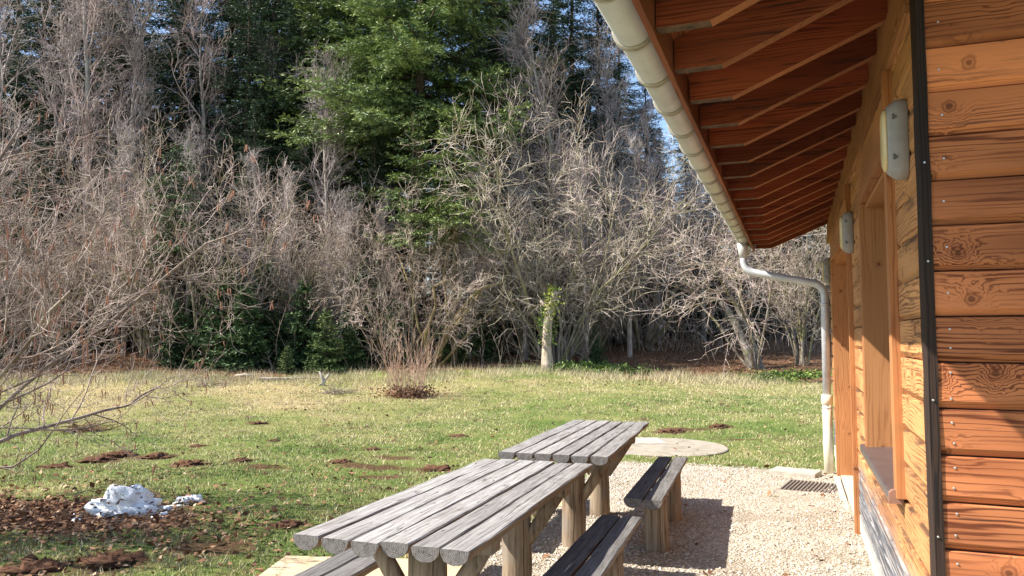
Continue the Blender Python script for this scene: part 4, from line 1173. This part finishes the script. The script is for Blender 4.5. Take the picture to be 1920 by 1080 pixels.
m.tube([(.02, 0, .10), (.13, .05, .26), (.19, .05, .36)], [.05, .045, .02], 8); m.tube([(0, 0, .05), (-.10, -.1, .02)], [.05, .02], 8)
o = m.build('forked_stump', M_bare, None, (x, y, z), (0, 0, YAW)); o.color = (1.7, 1.65, 1.6, 1)
tag(o, 'small bleached forked stump at the end of the fallen branch', 'stump')
x, y, z = spot(460, 25.6)
m = MB(); m.tube([(-.3, 0, .05), (0, .02, .08), (.32, 0, .06)], [.05, .055, .04], 8)
o = m.build('short_log', M_bare, None, (x, y, z), (0, 0, YAW)); o.color = (2, 1.9, 1.7, 1); tag(o, 'short pale log left of the fallen branch', 'log')
for i, (px, d, r, lab) in enumerate(((398, 23.0, .42, 'grey brush pile on the lawn at left'), (632, 21.8, .45, 'grey brush pile right of the forked stump'), (165, 14.3, .30, 'dark dry tuft of twigs by the low catkin branches'))):
    x, y, z = spot(px, d)
    g = np.random.default_rng(95 + i); n = 110
    az = g.uniform(0, 6.283, n)
    P = np.stack([np.cos(az), np.sin(az), np.zeros(n)], -1) * r * g.uniform(0, 1, (n, 1))
    p0, r0 = grow(P + np.array([0, 0, .02]), np.stack([np.cos(az * 1.7), np.sin(az * 1.7), g.uniform(.0, .7, n)], -1), g.uniform(.2, .6, n), np.full(n, .010), np.full(n, .004), 4, .2, -.10, g)
    p0[..., 2] = np.maximum(p0[..., 2], .01)
    o = link('brush_pile', tube_mesh('brush_pile', [(p0, r0, 4)], M_stem), None, (x, y, z))
    o.color = ((1.4, 1.35, 1.3, 1), (1.3, 1.2, 1.2, 1), (.7, .5, .4, 1))[i]
    tag(o, lab, 'brush pile')

# ------------------------------------------------------------------ things nobody could count: grass, pebbles, leaves, ground ivy, undergrowth
g = np.random.default_rng(501)
N = 330000
d = 4.0 + 21 * g.uniform(0, 1, N) ** 1.35
u = g.uniform(-1, 1, N) * (.74 * d + .6)
x, y = uv_to_xy(u, d)
so, li, dr = masks(x, y)
thick = .5 + .5 * np.sin(x * 1.3 + 1.7 * np.sin(y * .9)) * np.sin(y * 1.1 + np.sin(x * .7))
edge = g.normal(0, .12, N) + .16 * np.abs(g.normal(0, 1, N)) * (g.uniform(0, 1, N) < .35)
keep = ~on_gravel(x + edge, y + edge) & (so < g.uniform(.25, .8, N)) & (li < g.uniform(.15, .75, N)) & (thick + g.uniform(-.3, .8, N) > .38)
keep &= ~((((x + 2.15) / 1.25) ** 2 + ((y - 12.5) / 1.02) ** 2) < 1) & (x < .75)
keep &= ~((np.abs(x + 2.62) < .62) & (np.abs(y - 4.25) < .45))
x, y, d = x[keep], y[keep], d[keep]
# a few tufts pushing through the gravel
cl = np.array([(-.98, 5.45, .16), (-.75, 5.35, .2), (-2.05, 5.0, .22), (-1.9, 5.3, .15), (-.62, 4.9, .25), (.1, 6.6, .2), (.28, 7.3, .14), (-.3, 10.1, .12), (.15, 10.2, .15), (-2.0, 6.6, .2), (.3, 5.9, .12), (-.55, 5.1, .22), (-1.95, 8.6, .25)])
ci = g.integers(0, len(cl), 5200)
tx, ty = cl[ci, 0] + g.normal(0, 1, 5200) * cl[ci, 2], cl[ci, 1] + g.normal(0, 1, 5200) * cl[ci, 2]
ok = tx < .42
x, y = np.concatenate([x, tx[ok]]), np.concatenate([y, ty[ok]])
d = xy_to_uv(x, y)[1]
n = len(x)
z = hgt(x, y)
hgt_ = np.clip(g.gamma(4, .0058, n), .008, .07) * (1 + .015 * d)
w = .0028 * (1 + .13 * d) * g.uniform(.7, 1.3, n)
az = g.uniform(0, 6.283, n)
ln = g.normal(0, .65, (n, 2)) * hgt_[:, None]
V = np.empty((n, 3, 3))
V[:, 0] = np.stack([x - np.cos(az) * w, y - np.sin(az) * w, z - .01], -1)
V[:, 1] = np.stack([x + np.cos(az) * w, y + np.sin(az) * w, z - .01], -1)
V[:, 2] = np.stack([x + ln[:, 0], y + ln[:, 1], z + hgt_], -1)
so, li, dr = masks(x, y)
tint = np.clip(g.beta(1.6, 2.2, n) + .50 * dr, 0, 1.5)
tag(link('grass', np_mesh('grass', V.reshape(-1, 3), [np.arange(n * 3).reshape(-1, 3)], M_grass, attrs={'tint': np.repeat(tint, 3)})), 'short patchy spring grass on the lawn', 'grass', kind='stuff')

# straw coloured dead grass along the wood edge
n = 26000
cu = g.uniform(-26, 9, 700); cd = np.interp(960 + F_PX * cu / 25, [-200, 300, 500, 700, 900, 1000, 1120, 1300, 1560], [23.5, 25.0, 25.4, 25.8, 27, 27.3, 25.8, 25.2, 25.0]) + g.normal(-.6, 1.0, 700)
ci = g.integers(0, 700, n)
x, y = uv_to_xy(cu[ci] + g.normal(0, .22, n), cd[ci] + g.normal(0, .22, n))
z = hgt(x, y); h_ = g.gamma(4, .04, n).clip(.05, .42); az = g.uniform(0, 6.283, n); ln = g.normal(0, .45, (n, 2)) * h_[:, None]
V = np.empty((n, 3, 3))
V[:, 0] = np.stack([x - np.cos(az) * .007, y - np.sin(az) * .007, z - .02], -1)
V[:, 1] = np.stack([x + np.cos(az) * .007, y + np.sin(az) * .007, z - .02], -1)
V[:, 2] = np.stack([x + ln[:, 0], y + ln[:, 1], z + h_], -1)
tag(link('dry_grass', np_mesh('dry_grass', V.reshape(-1, 3), [np.arange(n * 3).reshape(-1, 3)], M_grass, attrs={'tint': np.repeat(g.uniform(.5, 1.4, n), 3)})), 'straw coloured dead grass along the wood edge', 'grass', kind='stuff')

# pebbles
N = 62000
x = g.uniform(-2.6, .44, N); y = 4.2 + 6.6 * g.uniform(0, 1, N) ** 1.3
k = on_gravel(x, y) & (g.uniform(0, 1, N) < 1.0 - .85 * np.exp(-(((x + .25 + .1 * np.sin(y * 2)) / .42) ** 2 + ((y - 7.6) / 2.0) ** 2)) - .4 * np.clip(np.sin(x * 5 + 2 * np.sin(y * 2.3)) * np.sin(y * 3.1), 0, 1))
x, y = x[k], y[k]; n = len(x)
r = np.clip(g.gamma(3.2, .0019, n), .003, .022)
z = hgt(x, y) + .022 + r * .2
octa = np.array([(1, 0, 0), (0, 1, 0), (-1, 0, 0), (0, -1, 0), (0, 0, 1), (0, 0, -1)], float)
of = np.array([(0, 1, 4), (1, 2, 4), (2, 3, 4), (3, 0, 4), (1, 0, 5), (2, 1, 5), (3, 2, 5), (0, 3, 5)])
a = g.uniform(0, 6.283, n); tl = g.normal(0, .5, n)
sc = r[:, None] * g.uniform(.6, 1.3, (n, 3)) * np.array([1, 1, .7])
V = octa[None] * sc[:, None] * g.uniform(.75, 1.2, (n, 6, 1))
ca, sa = np.cos(a)[:, None], np.sin(a)[:, None]; ct, st_ = np.cos(tl)[:, None], np.sin(tl)[:, None]
vx, vz = V[..., 0] * ct - V[..., 2] * st_, V[..., 0] * st_ + V[..., 2] * ct
V = np.stack([vx * ca - V[..., 1] * sa + x[:, None], vx * sa + V[..., 1] * ca + y[:, None], vz + z[:, None]], -1)
Fp = (np.arange(n)[:, None, None] * 6 + of[None]).reshape(-1, 3)
tag(link('pebbles', np_mesh('pebbles', V.reshape(-1, 3), [Fp], M_pebble, attrs={'tint': np.repeat(g.beta(2.2, 2, n), 6)})), 'loose pale pebbles of the gravel yard', 'gravel', kind='stuff')

# fallen leaves: under the catkin hazel and on the wood floor
def leaf_mat():
    q = G('fallen_leaf', .8, .15)
    q.color(q.ramp(q.attr('tint'), [(0, (.07, .03, .018)), (.4, (.19, .09, .045)), (.75, (.32, .18, .10)), (1, (.46, .36, .24))]))
    return q.mat
M_leaf = leaf_mat()
N = 150000
d = np.concatenate([4.5 + 6 * g.uniform(0, 1, 60000), 11 + 26 * g.uniform(0, 1, N - 60000)])
u = g.uniform(-1, 1, N) * (.72 * d + .6)
x, y = uv_to_xy(u, d)
so, li, dr = masks(x, y)
k = ((g.uniform(0, 1, N) < li * .8) | (g.uniform(0, 1, N) < .045)) & (x < .4) & (~on_gravel(x + .3, y) | (g.uniform(0, 1, N) < .22))
x, y, d = x[k], y[k], d[k]; n = len(x)
P = np.stack([x, y, hgt(x, y) + .012 + np.abs(g.normal(0, .012, n))], -1)
Ls = np.clip(g.normal(.045, .014, n), .02, .09) * (1 + .018 * d)
V, Fq = shoots(P, g.normal(size=(n, 3)) * np.array([1, 1, .35]), Ls, Ls * .33, g, .5)
tag(link('fallen_leaves', np_mesh('fallen_leaves', V, [Fq], M_leaf, attrs={'tint': np.repeat(g.beta(2, 2, n), 4)})), 'brown fallen leaves under the trees and on the lawn', 'leaves', kind='stuff')

# low green ground ivy by the stump
def patch(px0, px1, d0, d1, n, hh):
    def fn(gg, n_):
        px = gg.normal((px0 + px1) / 2, (px1 - px0) * .24, n_); dd = gg.normal((d0 + d1) / 2, (d1 - d0) * .22, n_)
        X_, Y_ = uv_to_xy((px - 960) / F_PX * dd, dd)
        return np.stack([X_, Y_, hgt(X_, Y_) + gg.uniform(0, 1, n_) * hh * (.5 + .5 * np.sin(px * .09) * np.sin(dd * 5))], -1)
    return fn
o = leaf_cloud('ground_ivy', 3600, patch(1030, 1210, 26.0, 28.8, 0, .35), .10, M_ivy, None, 63); o.color = (.8, .95, .8, 1); tag(o, 'low green ivy spreading right of the broken stump', 'ivy', kind='stuff')
o = leaf_cloud('ground_ivy', 1700, patch(1380, 1560, 24.6, 27.0, 0, .25), .10, M_ivy, None, 64); o.color = (.9, 1, .8, 1); tag(o, 'low green ivy on the bank left of the downpipe', 'ivy', kind='stuff')

# dim undergrowth of thin stems between the trunks
n = 700
px = g.uniform(-150, 1600, n); dd = g.uniform(27.5, 40, n)
dd = np.where((px > 1120) & (px < 1600), np.maximum(dd, 33), dd)
X_, Y_ = uv_to_xy((px - 960) / F_PX * dd, dd)
P = np.stack([X_, Y_, hgt(X_, Y_) - .05], -1)
p0, r0 = grow(P, g.normal(size=(n, 3)) * np.array([.35, .35, 0]) + np.array([0, 0, 1.]), g.uniform(.6, 3.4, n), np.full(n, .015), np.full(n, .006), 5, .10, .02, g)
P1, D1, R1, t1, _ = sprout(p0, r0, 7, .2, 1, .7, g)
p1, r1 = grow(P1, D1, g.uniform(.2, .8, len(P1)), np.full(len(P1), .008), np.full(len(P1), .005), 2, .2, .03, g)
o = link('undergrowth', tube_mesh('undergrowth', [(p0, r0, 3), (p1, r1, 3)], M_twig)); o.color = (.6, .55, .5, 1)
tag(o, 'thin bare undergrowth between the trunks', 'undergrowth', kind='stuff')
